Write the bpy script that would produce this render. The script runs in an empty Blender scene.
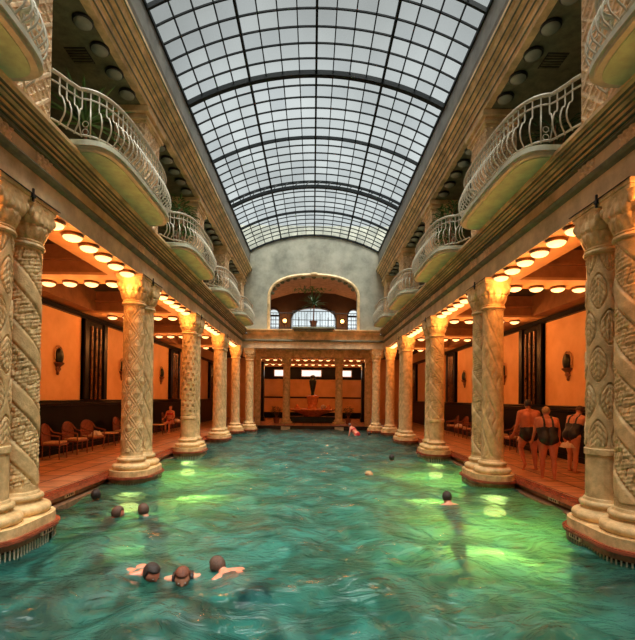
import bpy, bmesh, math, random
import numpy as np
from mathutils import Vector, Matrix, noise, Quaternion
PI = math.pi
C = bpy.context.scene.collection
scene = bpy.context.scene
# ------------------------------------------------------------------ camera
EYE = 1.75
FPX = 440.0
cd = bpy.data.cameras.new('camera'); cam = bpy.data.objects.new('camera', cd); C.objects.link(cam)
cam.location = (0, 0, EYE)
pitch = math.radians(1.0); roll = math.radians(0.65)
cam.rotation_mode = 'QUATERNION'
_q = Quaternion((1, 0, 0), PI / 2 + pitch) @ Quaternion((0, 0, 1), roll)
cam.rotation_quaternion = _q
cd.sensor_fit = 'VERTICAL'; cd.sensor_height = 24; cd.sensor_width = 24
cd.lens = FPX / 640 * 24
cd.shift_x = 4.8 / 640; cd.shift_y = 70.3 / 640
cd.clip_start = 0.05; cd.clip_end = 300
scene.camera = cam
# ------------------------------------------------------------------ world
SKY_STRENGTH = 0.70
w = bpy.data.worlds.new('overcast_sky'); scene.world = w; w.use_nodes = True
nt = w.node_tree; nt.nodes.clear()
out = nt.nodes.new('ShaderNodeOutputWorld'); bg = nt.nodes.new('ShaderNodeBackground')
tc = nt.nodes.new('ShaderNodeTexCoord'); ns = nt.nodes.new('ShaderNodeTexNoise'); cr = nt.nodes.new('ShaderNodeValToRGB')
ns.inputs['Scale'].default_value = 2.6; ns.inputs['Detail'].default_value = 4
cr.color_ramp.elements[0].position = .35; cr.color_ramp.elements[0].color = (.30, .335, .345, 1)
cr.color_ramp.elements[1].position = .68; cr.color_ramp.elements[1].color = (.80, .86, .88, 1)
nt.links.new(tc.outputs['Generated'], ns.inputs['Vector']); nt.links.new(ns.outputs['Fac'], cr.inputs['Fac'])
# hazy overcast: brighter towards the horizon
sx = nt.nodes.new('ShaderNodeSeparateXYZ'); hz_ = nt.nodes.new('ShaderNodeValToRGB'); mxs = nt.nodes.new('ShaderNodeMix'); mxs.data_type = 'RGBA'; mxs.blend_type = 'MULTIPLY'; mxs.inputs[0].default_value = 1
he = hz_.color_ramp.elements; he[0].position = 0.05; he[0].color = (4.4, 4.4, 4.4, 1); he[1].position = .75; he[1].color = (.58, .58, .58, 1)
h2 = he.new(.34); h2.color = (1.7, 1.7, 1.7, 1)
nt.links.new(tc.outputs['Generated'], sx.inputs[0]); nt.links.new(sx.outputs['Z'], hz_.inputs['Fac'])
nt.links.new(cr.outputs['Color'], mxs.inputs[6]); nt.links.new(hz_.outputs['Color'], mxs.inputs[7])
nt.links.new(mxs.outputs[2], bg.inputs['Color']); bg.inputs['Strength'].default_value = SKY_STRENGTH
nt.links.new(bg.outputs[0], out.inputs[0])
# overcast daylight, very soft
sd = bpy.data.lights.new('overcast_sun', 'SUN'); sd.energy = 14.0; sd.angle = math.radians(50); sd.color = (1, .95, .86)
sun = bpy.data.objects.new('overcast_sun', sd); C.objects.link(sun); sun.rotation_euler = (math.radians(12), math.radians(4), 0)
vs = scene.view_settings; scene.display_settings.display_device = 'sRGB'
vs.view_transform = 'Standard'; vs.look = 'None'; vs.gamma = 1; vs.use_curve_mapping = False; vs.exposure = 0.0
cy = scene.cycles
cy.use_denoising = True; cy.max_bounces = 8; cy.diffuse_bounces = 4; cy.glossy_bounces = 4; cy.transmission_bounces = 6
cy.transparent_max_bounces = 24; cy.caustics_reflective = False; cy.caustics_refractive = False
cy.sample_clamp_indirect = 6.0; cy.blur_glossy = 0.5
LAMP_W = 12.5
LAMP_COL = (1.0, .34, .08)

# ------------------------------------------------------------------ material helpers
def new_mat(name):
    m = bpy.data.materials.new(name); m.use_nodes = True
    t = m.node_tree; b = t.nodes['Principled BSDF']
    return m, t, b
def mat(name, c, rough=.6, metal=0, spec=.5, var=.18, vscale=4.0, bump=0.0, bscale=30, c2=None, dark=None, emis=None, estr=0):
    m, t, b = new_mat(name)
    b.inputs['Roughness'].default_value = rough; b.inputs['Metallic'].default_value = metal
    b.inputs['Specular IOR Level'].default_value = spec
    tc = t.nodes.new('ShaderNodeTexCoord')
    if var > 0:
        n = t.nodes.new('ShaderNodeTexNoise'); n.inputs['Scale'].default_value = vscale; n.inputs['Detail'].default_value = 6
        n.inputs['Roughness'].default_value = .65
        r = t.nodes.new('ShaderNodeValToRGB')
        lo = c2 if c2 else tuple(x * (1 - var * 1.6) for x in c); hi = tuple(min(1, x * (1 + var)) for x in c)
        r.color_ramp.elements[0].position = .32; r.color_ramp.elements[0].color = (*lo, 1)
        r.color_ramp.elements[1].position = .66; r.color_ramp.elements[1].color = (*hi, 1)
        t.links.new(tc.outputs['Object'], n.inputs['Vector']); t.links.new(n.outputs['Fac'], r.inputs['Fac'])
        t.links.new(r.outputs['Color'], b.inputs['Base Color'])
    else:
        b.inputs['Base Color'].default_value = (*c, 1)
    if bump > 0:
        n2 = t.nodes.new('ShaderNodeTexNoise'); n2.inputs['Scale'].default_value = bscale; n2.inputs['Detail'].default_value = 5
        bp = t.nodes.new('ShaderNodeBump'); bp.inputs['Strength'].default_value = bump; bp.inputs['Distance'].default_value = .02
        t.links.new(tc.outputs['Object'], n2.inputs['Vector']); t.links.new(n2.outputs['Fac'], bp.inputs['Height'])
        t.links.new(bp.outputs['Normal'], b.inputs['Normal'])
    if emis:
        b.inputs['Emission Color'].default_value = (*emis, 1); b.inputs['Emission Strength'].default_value = estr
    return m
def tile_mat(name, c1, c2, mortar, sx, sz, rough=.35, msize=.02, axis='xy', bump=.2, spec=.5):
    m, t, b = new_mat(name); b.inputs['Roughness'].default_value = rough; b.inputs['Specular IOR Level'].default_value = spec
    tc = t.nodes.new('ShaderNodeTexCoord'); br = t.nodes.new('ShaderNodeTexBrick')
    mp = t.nodes.new('ShaderNodeMapping')
    if axis == 'yz': mp.inputs['Rotation'].default_value = (0, -PI / 2, 0)
    br.offset = 0; br.inputs['Scale'].default_value = 1; br.inputs['Brick Width'].default_value = sx; br.inputs['Row Height'].default_value = sz
    br.inputs['Mortar Size'].default_value = msize
    br.inputs['Color1'].default_value = (*c1, 1); br.inputs['Color2'].default_value = (*c2, 1); br.inputs['Mortar'].default_value = (*mortar, 1)
    n = t.nodes.new('ShaderNodeTexNoise'); n.inputs['Scale'].default_value = 3; n.inputs['Detail'].default_value = 6
    mx = t.nodes.new('ShaderNodeMix'); mx.data_type = 'RGBA'; mx.blend_type = 'MULTIPLY'; mx.inputs[0].default_value = .7
    r = t.nodes.new('ShaderNodeValToRGB'); r.color_ramp.elements[0].color = (.45, .42, .4, 1); r.color_ramp.elements[0].position = .3
    r.color_ramp.elements[1].position = .62; r.color_ramp.elements[1].color = (1, 1, 1, 1)
    t.links.new(tc.outputs['Object'], mp.inputs['Vector']); t.links.new(mp.outputs['Vector'], br.inputs['Vector'])
    t.links.new(tc.outputs['Object'], n.inputs['Vector']); t.links.new(n.outputs['Fac'], r.inputs['Fac'])
    t.links.new(br.outputs['Color'], mx.inputs[6]); t.links.new(r.outputs['Color'], mx.inputs[7])
    t.links.new(mx.outputs[2], b.inputs['Base Color'])
    bp = t.nodes.new('ShaderNodeBump'); bp.inputs['Strength'].default_value = bump; bp.inputs['Distance'].default_value = .01; bp.invert = True
    t.links.new(br.outputs['Fac'], bp.inputs['Height']); t.links.new(bp.outputs['Normal'], b.inputs['Normal'])
    return m
M = {}
M['stone'] = mat('ochre_limestone', (.76, .55, .27), .55, var=.2, vscale=5, bump=.35, bscale=45, c2=(.46, .31, .13))
M['stone_pale'] = mat('pale_limestone', (.66, .53, .34), .6, var=.2, vscale=2.2, bump=.15, bscale=30, c2=(.42, .33, .19))
M['stone_gold'] = mat('golden_plaster_moulding', (.82, .58, .29), .55, var=.2, vscale=2.0, bump=.1, bscale=25, c2=(.38, .27, .13))
M['relief'] = mat('carved_relief_stone', (.84, .64, .40), .65, var=.2, vscale=9, bump=.3, bscale=60, c2=(.52, .36, .20))
M['green_groove'] = mat('dark_green_moulding_and_shade', (.17, .17, .10), .6, var=.25, vscale=5)
M['grey_wall'] = mat('grey_green_plaster', (.40, .40, .32), .75, var=.2, vscale=1.1, bump=.15, bscale=18, c2=(.23, .24, .19))
M['attic'] = mat('slate_grey_steel_edge', (.19, .185, .155), .5, var=.2, vscale=3)
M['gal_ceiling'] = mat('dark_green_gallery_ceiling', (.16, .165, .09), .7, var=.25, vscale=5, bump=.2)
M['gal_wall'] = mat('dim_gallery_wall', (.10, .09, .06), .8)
M['soffit_green'] = mat('pale_green_balcony_soffit', (.48, .70, .42), .6, var=.15, vscale=4)
M['slab_edge'] = mat('grey_green_stone_edge', (.58, .62, .48), .55, var=.15, vscale=5)
M['iron'] = mat('cream_painted_iron', (.55, .50, .38), .45, var=.12, vscale=20)
M['dark_iron'] = mat('black_iron', (.02, .02, .022), .4, metal=.4, var=0)
M['bronze'] = mat('bronze_collar', (.16, .075, .03), .4, metal=.6, var=0)
M['steel_bar'] = mat('dark_glazing_bar', (.012, .016, .018), .6, spec=.1, var=0)
M['orange_wall'] = mat('orange_stucco_panel', (.84, .47, .20), .6, var=.08, vscale=1.2, c2=(.76, .38, .14))
M['black_marble'] = mat('polished_black_marble', (.007, .006, .006), .30, spec=.12, var=.3, vscale=3)
M['amber'] = mat('amber_marble_strip', (.20, .085, .035), .1, var=.3, vscale=6, c2=(.02, .01, .006))
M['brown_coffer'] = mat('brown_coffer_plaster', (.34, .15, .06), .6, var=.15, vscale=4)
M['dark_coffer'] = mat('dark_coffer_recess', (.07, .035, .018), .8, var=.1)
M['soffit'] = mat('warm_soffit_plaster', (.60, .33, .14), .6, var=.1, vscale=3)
M['red_nosing'] = mat('red_marble_nosing', (.30, .075, .035), .25, var=.25, vscale=8)
M['kerb'] = mat('brown_kerb_stone', (.28, .16, .09), .4, var=.3, vscale=10)
M['dark'] = mat('dark_gap', (.012, .010, .008), .5, var=0)
M['plaque'] = mat('cream_enamel_plaque', (.85, .78, .62), .35, var=.08)
M['ink'] = mat('black_ink', (.03, .02, .02), .6, var=0)
M['deck'] = tile_mat('terracotta_deck_tiles', (.80, .42, .21), (.70, .34, .16), (.13, .05, .025), .6, .6, .33, .022)
M['pool_tile'] = tile_mat('turquoise_pool_tiles', (.17, .44, .39), (.13, .36, .33), (.04, .18, .16), .3, .3, .9, .02, bump=.1, spec=0)
M['pool_wall'] = tile_mat('turquoise_wall_tiles', (.20, .44, .38), (.16, .38, .33), (.03, .2, .18), .3, .3, .9, .02, axis='yz', bump=.1, spec=0)
M['rattan'] = mat('red_brown_cane', (.22, .06, .03), .4, var=.25, vscale=15)
M['cushion'] = mat('pale_orange_cushion', (.62, .36, .20), .8, var=.15, vscale=10)
M['towel'] = mat('white_towel', (.72, .62, .52), .9, var=.12, vscale=10, bump=.4, bscale=60)
M['skin'] = mat('orange_brown_skin', (.62, .28, .17), .5, var=.1, vscale=6)  # slightly mottled orange-brown skin tone
M['skin_red'] = mat('ruddy_skin', (.62, .22, .13), .45, var=.12, vscale=6)
M['hair_dark'] = mat('dark_hair', (.025, .016, .012), .5, var=.3, vscale=60, bump=.6, bscale=120)
M['hair_blond'] = mat('blond_hair', (.48, .30, .13), .55, var=.3, vscale=60, bump=.6, bscale=120)
M['hair_grey'] = mat('brown_hair', (.10, .05, .03), .55, var=.3, vscale=60, bump=.6, bscale=120)
M['suit_black'] = mat('black_swimwear', (.012, .012, .015), .45, var=.2, vscale=20)
M['suit_red'] = mat('red_swimwear', (.45, .02, .025), .45, var=.2, vscale=20)
M['eye'] = mat('eye_white', (.75, .72, .68), .3, var=0)
M['leaf'] = mat('palm_leaf', (.07, .17, .035), .45, var=.3, vscale=8)
M['leaf_dark'] = mat('dark_leaf', (.03, .08, .025), .5, var=.3, vscale=8)
M['pot'] = mat('terracotta_pot', (.30, .12, .06), .7)
M['fountain'] = mat('glazed_orange_ceramic', (.80, .30, .10), .22, var=.3, vscale=5, c2=(.55, .16, .05))
M['fountain_dark'] = mat('dark_green_bronze', (.025, .03, .02), .3, metal=.5, var=.2)
M['dim_dome'] = mat('unlit_milk_glass', (.27, .30, .24), .25, var=.1)
M['dome'] = mat('lit_milk_glass', (.9, .7, .4), .3, var=0, emis=(1.0, .74, .33), estr=1.45)
M['bulb'] = mat('glowing_sconce_glass', (.9, .6, .3), .3, var=0, emis=(1.0, .55, .18), estr=3)
def window_light_mat():
    m = bpy.data.materials.new('clear_window_glass'); m.use_nodes = True; t = m.node_tree; t.nodes.clear()
    o = t.nodes.new('ShaderNodeOutputMaterial'); tr = t.nodes.new('ShaderNodeBsdfTransparent'); gl = t.nodes.new('ShaderNodeBsdfGlossy')
    gl.inputs['Roughness'].default_value = .05; tr.inputs['Color'].default_value = (.95, .97, .97, 1)
    mx = t.nodes.new('ShaderNodeMixShader'); mx.inputs[0].default_value = .08
    t.links.new(tr.outputs[0], mx.inputs[1]); t.links.new(gl.outputs[0], mx.inputs[2]); t.links.new(mx.outputs[0], o.inputs[0]); return m
M['glass'] = window_light_mat()
def skylight_mat():
    m = bpy.data.materials.new('frosted_skylight_glass'); m.use_nodes = True; t = m.node_tree; t.nodes.clear()
    o = t.nodes.new('ShaderNodeOutputMaterial'); tr = t.nodes.new('ShaderNodeBsdfTransparent'); tl = t.nodes.new('ShaderNodeBsdfTranslucent')
    g = t.nodes.new('ShaderNodeNewGeometry'); r = t.nodes.new('ShaderNodeValToRGB')
    r.color_ramp.elements[0].color = (.62, .66, .68, 1); r.color_ramp.elements[1].color = (.90, .93, .92, 1)
    t.links.new(g.outputs['Random Per Island'], r.inputs['Fac'])
    t.links.new(r.outputs['Color'], tr.inputs['Color']); tl.inputs['Color'].default_value = (.85, .9, .9, 1)
    mx = t.nodes.new('ShaderNodeMixShader'); mx.inputs[0].default_value = .05
    t.links.new(tr.outputs[0], mx.inputs[1]); t.links.new(tl.outputs[0], mx.inputs[2]); t.links.new(mx.outputs[0], o.inputs[0]); return m
M['skylight'] = skylight_mat()
def water_mat():
    m = bpy.data.materials.new('rippled_turquoise_water'); m.use_nodes = True; t = m.node_tree; t.nodes.clear(); L = t.links.new
    o = t.nodes.new('ShaderNodeOutputMaterial')
    tc = t.nodes.new('ShaderNodeTexCoord')
    n1 = t.nodes.new('ShaderNodeTexNoise'); n1.inputs['Scale'].default_value = 3.4; n1.inputs['Detail'].default_value = 5; n1.inputs['Distortion'].default_value = 1.2
    mp = t.nodes.new('ShaderNodeMapping'); mp.inputs['Scale'].default_value = (.75, 1.2, 1)
    L(tc.outputs['Object'], mp.inputs['Vector']); L(mp.outputs['Vector'], n1.inputs['Vector'])
    bp = t.nodes.new('ShaderNodeBump'); bp.inputs['Strength'].default_value = 1.0; bp.inputs['Distance'].default_value = .10
    L(n1.outputs['Fac'], bp.inputs['Height'])
    fr = t.nodes.new('ShaderNodeFresnel'); fr.inputs['IOR'].default_value = 1.33; L(bp.outputs['Normal'], fr.inputs['Normal'])
    gl = t.nodes.new('ShaderNodeBsdfGlossy'); gl.inputs['Roughness'].default_value = .06; L(bp.outputs['Normal'], gl.inputs['Normal'])
    tr = t.nodes.new('ShaderNodeBsdfTransparent'); tr.inputs['Color'].default_value = (.62, .92, .86, 1)
    rf = t.nodes.new('ShaderNodeBsdfRefraction'); rf.inputs['IOR'].default_value = 1.2; rf.inputs['Roughness'].default_value = .28
    rf.inputs['Color'].default_value = (.50, .88, .82, 1); L(bp.outputs['Normal'], rf.inputs['Normal'])
    df = t.nodes.new('ShaderNodeBsdfDiffuse'); L(bp.outputs['Normal'], df.inputs['Normal'])
    # dark and pale teal mottling in the water's diffuse colour
    n2 = t.nodes.new('ShaderNodeTexNoise'); n2.inputs['Scale'].default_value = 1.1; n2.inputs['Detail'].default_value = 7; n2.inputs['Distortion'].default_value = 2.2
    L(tc.outputs['Object'], n2.inputs['Vector'])
    r2 = t.nodes.new('ShaderNodeValToRGB'); e = r2.color_ramp.elements
    e[0].position = .42; e[0].color = (.003, .07, .072, 1); e[1].position = .66; e[1].color = (.065, .42, .375, 1)
    L(n2.outputs['Fac'], r2.inputs['Fac']); L(r2.outputs['Color'], df.inputs['Color'])
    tl = t.nodes.new('ShaderNodeBsdfTranslucent'); tl.inputs['Color'].default_value = (.75, .72, .5, 1); L(bp.outputs['Normal'], tl.inputs['Normal'])
    m0 = t.nodes.new('ShaderNodeMixShader'); m0.inputs[0].default_value = .35; L(df.outputs[0], m0.inputs[1]); L(tl.outputs[0], m0.inputs[2])
    m1 = t.nodes.new('ShaderNodeMixShader'); m1.inputs[0].default_value = .74; L(tr.outputs[0], m1.inputs[1]); L(rf.outputs[0], m1.inputs[2])
    m2 = t.nodes.new('ShaderNodeMixShader'); m2.inputs[0].default_value = .42; L(m1.outputs[0], m2.inputs[1]); L(m0.outputs[0], m2.inputs[2])
    m3 = t.nodes.new('ShaderNodeMixShader'); L(fr.outputs[0], m3.inputs[0]); L(m2.outputs[0], m3.inputs[1]); L(gl.outputs[0], m3.inputs[2])
    L(m3.outputs[0], o.inputs[0]); return m
M['water'] = water_mat()

# ------------------------------------------------------------------ mesh helpers
class MB:
    def __init__(s): s.v = []; s.f = []
    def add(s, vs, fs):
        o = len(s.v); s.v += [tuple(p) for p in vs]; s.f += [tuple(i + o for i in f) for f in fs]; return s
    def box(s, x0, x1, y0, y1, z0, z1, bev=0):
        if x0 > x1: x0, x1 = x1, x0
        if y0 > y1: y0, y1 = y1, y0
        if z0 > z1: z0, z1 = z1, z0
        if bev <= 0:
            vs = [(x, y, z) for z in (z0, z1) for y in (y0, y1) for x in (x0, x1)]
            return s.add(vs, [(0, 2, 3, 1), (4, 5, 7, 6), (0, 1, 5, 4), (2, 6, 7, 3), (0, 4, 6, 2), (1, 3, 7, 5)])
        bm = bmesh.new(); bmesh.ops.create_cube(bm, size=1)
        for v in bm.verts: v.co = Vector((x0 + (v.co.x + .5) * (x1 - x0), y0 + (v.co.y + .5) * (y1 - y0), z0 + (v.co.z + .5) * (z1 - z0)))
        bmesh.ops.bevel(bm, geom=list(bm.edges), offset=min(bev, .49 * min(x1 - x0, y1 - y0, z1 - z0)), segments=2, affect='EDGES', profile=.5)
        bm.verts.index_update(); s.add([v.co for v in bm.verts], [[v.index for v in f.verts] for f in bm.faces]); bm.free(); return s
    def lathe(s, prof, c=(0, 0, 0), seg=32, cap=True, fn=None):
        n = len(prof); vs = []
        for (r, z) in prof:
            for i in range(seg):
                a = 2 * PI * i / seg; rr = r + (fn(i / seg, z) if fn else 0)
                vs.append((c[0] + rr * math.cos(a), c[1] + rr * math.sin(a), c[2] + z))
        fs = [(j * seg + i, j * seg + (i + 1) % seg, (j + 1) * seg + (i + 1) % seg, (j + 1) * seg + i) for j in range(n - 1) for i in range(seg)]
        if cap: fs += [tuple(range(seg))[::-1], tuple((n - 1) * seg + i for i in range(seg))]
        return s.add(vs, fs)
    def tube(s, pts, r, seg=6, cap=True):
        pts = [Vector(p) for p in pts]; n = len(pts); vs = []
        rr = r if hasattr(r, '__len__') else [r] * n
        up = None
        for i, p in enumerate(pts):
            d = (pts[min(i + 1, n - 1)] - pts[max(i - 1, 0)]).normalized()
            if up is None:
                up = d.orthogonal().normalized()
            up = (up - d * up.dot(d)); up = up.normalized() if up.length > 1e-6 else d.orthogonal().normalized()
            b = d.cross(up)
            for k in range(seg):
                a = 2 * PI * k / seg; vs.append(p + (up * math.cos(a) + b * math.sin(a)) * rr[i])
        fs = [(j * seg + i, j * seg + (i + 1) % seg, (j + 1) * seg + (i + 1) % seg, (j + 1) * seg + i) for j in range(n - 1) for i in range(seg)]
        if cap: fs += [tuple(range(seg))[::-1], tuple((n - 1) * seg + i for i in range(seg))]
        return s.add(vs, fs)
    def prism_y(s, poly, y0, y1):            # polygon in (x, z) run along y
        n = len(poly); vs = [(x, y0, z) for x, z in poly] + [(x, y1, z) for x, z in poly]
        return s.add(vs, [tuple(range(n))[::-1], tuple(range(n, 2 * n))] + [(i, (i + 1) % n, n + (i + 1) % n, n + i) for i in range(n)])
    def prism_x(s, poly, x0, x1):            # polygon in (y, z) run along x
        n = len(poly); vs = [(x0, y, z) for y, z in poly] + [(x1, y, z) for y, z in poly]
        return s.add(vs, [tuple(range(n))[::-1], tuple(range(n, 2 * n))] + [(i, (i + 1) % n, n + (i + 1) % n, n + i) for i in range(n)])
    def prism_z(s, poly, z0, z1):
        n = len(poly); vs = [(x, y, z0) for x, y in poly] + [(x, y, z1) for x, y in poly]
        return s.add(vs, [tuple(range(n))[::-1], tuple(range(n, 2 * n))] + [(i, (i + 1) % n, n + (i + 1) % n, n + i) for i in range(n)])
    def ball(s, c, r, seg=16, rings=10, rot=None):
        r = r if hasattr(r, '__len__') else (r, r, r); vs = []; c = Vector(c)
        for j in range(1, rings):
            a = PI * j / rings
            for i in range(seg):
                b = 2 * PI * i / seg; p = Vector((r[0] * math.sin(a) * math.cos(b), r[1] * math.sin(a) * math.sin(b), -r[2] * math.cos(a)))
                vs.append(c + (rot @ p if rot else p))
        for zz in (-r[2], r[2]):
            p = Vector((0, 0, zz)); vs.append(c + (rot @ p if rot else p))
        nb = (rings - 1) * seg
        fs = [(j * seg + i, j * seg + (i + 1) % seg, (j + 1) * seg + (i + 1) % seg, (j + 1) * seg + i) for j in range(rings - 2) for i in range(seg)]
        fs += [(nb, (i + 1) % seg, i) for i in range(seg)] + [(nb + 1, (rings - 2) * seg + i, (rings - 2) * seg + (i + 1) % seg) for i in range(seg)]
        return s.add(vs, fs)
    def mesh(s, name, m, smooth=False):
        me = bpy.data.meshes.new(name); me.from_pydata(s.v, [], s.f); me.validate(); me.update()
        bm = bmesh.new(); bm.from_mesh(me); bmesh.ops.recalc_face_normals(bm, faces=bm.faces); bm.to_mesh(me); bm.free()
        if smooth:
            me.polygons.foreach_set('use_smooth', [True] * len(me.polygons))
            me.set_sharp_from_angle(angle=math.radians(40))
        if m: me.materials.append(m)
        return me
    def build(s, name, m, parent=None, smooth=False, loc=None):
        o = bpy.data.objects.new(name, s.mesh(name, m, smooth)); C.objects.link(o)
        if parent: o.parent = parent
        if loc: o.location = loc
        return o
def empty(name, loc=(0, 0, 0), rz=0):
    o = bpy.data.objects.new(name, None); C.objects.link(o); o.location = loc; o.rotation_euler = (0, 0, rz); o.empty_display_size = .1; return o
def tag(o, label, cat=None, group=None, kind=None):
    o['label'] = label
    if cat: o['category'] = cat
    if group: o['group'] = group
    if kind: o['kind'] = kind
    return o
def kids(o): return [c for c in KID.get(o.name, [])]
KID = {}
def adopt(p, c): c.parent = p; KID.setdefault(p.name, []).append(c); return c
def struct(o, label): return tag(o, label, kind='structure')
def copy_tree(o, loc=None, rz=None, parent=None):
    c = o.copy(); C.objects.link(c)
    if parent: c.parent = parent
    if loc is not None: c.location = loc
    if rz is not None: c.rotation_euler = (0, 0, rz)
    for ch in o.children: copy_tree(ch, parent=c)
    return c
ORD = ['nearest', 'second', 'third', 'fourth', 'fifth', 'sixth', 'seventh', 'eighth', 'ninth', 'tenth', 'eleventh', 'twelfth', 'thirteenth', 'fourteenth', 'fifteenth', 'sixteenth']
SIDE = {-1: 'left', 1: 'right'}; NUM = ['one', 'two', 'three', 'four', 'five']

# ------------------------------------------------------------------ dimensions
XC = 4.05                      # column centre line
PAIRS = [5.80, 10.2, 14.66, 19.2]
BAYS = [3.65, 8.05, 12.43, 16.9, 21.3]
YB, YF = -2.5, 24.0            # back of hall behind camera, far facade
YE = 38.0                      # end of the vestibule
XW = 7.65                      # aisle outer wall
WATER = -0.2
ZS = 4.45; ZK = 5.47           # soffit / cornice top of the lower entablature
ZU = 8.2                       # gallery ceiling
SP = 9.81; AP = 10.71; XS = 3.53   # skylight spring / apex / half width
R_arc = (XS ** 2 + (AP - SP) ** 2) / (2 * (AP - SP)); ZC_arc = AP - R_arc; A_half = math.asin(XS / R_arc)
def arc(t, dr=0):              # t in -1..1 across the vault
    a = A_half * t; return ((R_arc + dr) * math.sin(a), ZC_arc + (R_arc + dr) * math.cos(a))

# ------------------------------------------------------------------ setting: floor, pool, walls
for s in (-1, 1):
    b = MB(); b.box(s * 4.62, s * XW, YB, YE, -.35, 0)
    struct(b.build('floor', M['deck']), 'terracotta tiled deck along the %s side of the pool' % SIDE[s])
    b = MB(); b.prism_y([(s * 4.44, -.05), (s * 4.47, 0.012), (s * 4.72, .012), (s * 4.72, -.05)], YB, 27.5)
    struct(b.build('trim_1', M['red_nosing']), 'red marble edge strip of the %s deck' % SIDE[s])
    b = MB(); b.box(s * 4.5, s * 4.7, YB, 27.5, -.14, -.05)
    struct(b.build('trim_2', M['kerb']), 'brown kerb stone under the %s deck edge' % SIDE[s])
    b = MB(); b.box(s * 4.58, s * 4.7, YB, 27.5, -.2, -.14)
    struct(b.build('trim_3', M['dark']), 'dark overflow slot below the %s kerb' % SIDE[s])
    b = MB(); b.box(s * 4.36, s * 4.7, YB, 27.5, -.30, -.175)
    struct(b.build('trim_4', M['kerb']), 'brown ledge at the water line, %s side' % SIDE[s])
    b = MB(); b.box(s * 4.40, s * 4.7, YB, 27.5, -1.5, -.30)
    struct(b.build('pool_wall', M['pool_wall']), 'tiled side wall of the pool, %s side' % SIDE[s])
b = MB(); b.box(-4.4, 4.4, 27.4, YE, -.35, 0); struct(b.build('floor', M['deck']), 'terracotta floor of the far vestibule')
b = MB(); b.box(-4.4, 4.4, 27.25, 27.45, -.3, .01); struct(b.build('trim_5', M['dark']), 'dark kerb at the far end of the pool')
b = MB(); b.box(-4.4, 4.4, 27.3, 27.4, -1.5, -.3); struct(b.build('pool_wall', M['pool_tile']), 'tiled far end wall of the pool')
b = MB(); b.box(-4.5, 4.5, YB, 27.4, -1.55, -1.3); struct(b.build('pool_floor', M['pool_tile']), 'turquoise tiled bottom of the pool')
# water: real waves
nx, ny = 190, 600
xs = np.linspace(-4.4, 4.4, nx); ys = YB + (27.3 - YB) * np.linspace(0, 1, ny) ** 1.25
X, Y = np.meshgrid(xs, ys)
rng = np.random.RandomState(4); Z = np.zeros_like(X)
for i in range(46):
    lam = rng.uniform(.22, 1.9); th = rng.uniform(0, 2 * PI); k = 2 * PI / lam
    wx = X + .25 * np.sin(Y * .9 + i); wy = Y + .25 * np.sin(X * 1.1 + i * 2)
    Z += .0060 * lam ** .8 * np.sin(k * (wx * math.cos(th) + wy * math.sin(th)) + rng.uniform(0, 6.28))
b = MB(); b.v = [(float(a), float(c), float(WATER + d)) for a, c, d in zip(X.ravel(), Y.ravel(), Z.ravel())]
b.f = [(j * nx + i, j * nx + i + 1, (j + 1) * nx + i + 1, (j + 1) * nx + i) for j in range(ny - 1) for i in range(nx - 1)]
water = b.build('pool_water', M['water'], smooth=True)
tag(water, 'rippling turquoise water filling the long indoor pool', 'water', kind='stuff')

# aisle walls with panels
wall_b = {}
for s in (-1, 1):
    wn = 'wall_' + SIDE[s]
    b = MB(); b.box(s * XW, s * (XW + .3), YB, YE + .3, 0, 5.3)
    wl = struct(b.build(wn, M['orange_wall']), 'orange stucco wall behind the %s aisle' % SIDE[s])
    b = MB(); b.box(s * (XW - .06), s * XW, YB, YE, 0, 1.5); b.box(s * (XW - .10), s * XW, YB, YE, 0, .16)
    b.build('dado', M['black_marble'], wl)
    b = MB(); b.prism_y([(s * XW, 1.42), (s * (XW - .12), 1.44), (s * (XW - .14), 1.50), (s * (XW - .09), 1.54), (s * (XW - .09), 1.58), (s * XW, 1.60)], YB, YE)
    b.build('dado_rail', M['black_marble'], wl)
    b = MB(); b.prism_y([(s * XW, 4.30), (s * (XW - .10), 4.31), (s * (XW - .14), 4.38), (s * (XW - .14), 4.45), (s * XW, 4.47)], YB, YE)
    b.build('cornice_rail', M['black_marble'], wl)
# black marble pilaster bays between the orange panels
PBAY = [6.5 + 4.4 * i for i in range(-1, 7)]
for s in (-1, 1):
    for i, yc in enumerate(PBAY):
        yc += 4.4 * 0 + .0
        y = yc - .03 + (15.27 - (6.5 + 8.8)) + 0
        t = empty('marble_pilaster', (s * (XW - .06), y, 1.5))
        tag(t, 'black and amber marble wall pilaster, %s along the %s aisle wall' % (ORD[i], SIDE[s]), 'pilaster', 'marble wall pilasters')
        b = MB(); b.box(-s * .04, s * .055, -.78, .78, .11, 2.79); b.build('backing', M['black_marble'], t)
        for yy in (-.66, .66):
            b = MB(); b.box(-s * .10, s * .05, yy - .12, yy + .12, .11, 2.79, .01); b.build('post', M['black_marble'], t)
        for yy in (-.30, .0, .30):
            b = MB(); b.lathe([(.04, .12), (.04, 2.6)], (-s * .07, yy, 0), 12); b.build('rod', M['amber'], t, True)

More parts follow.
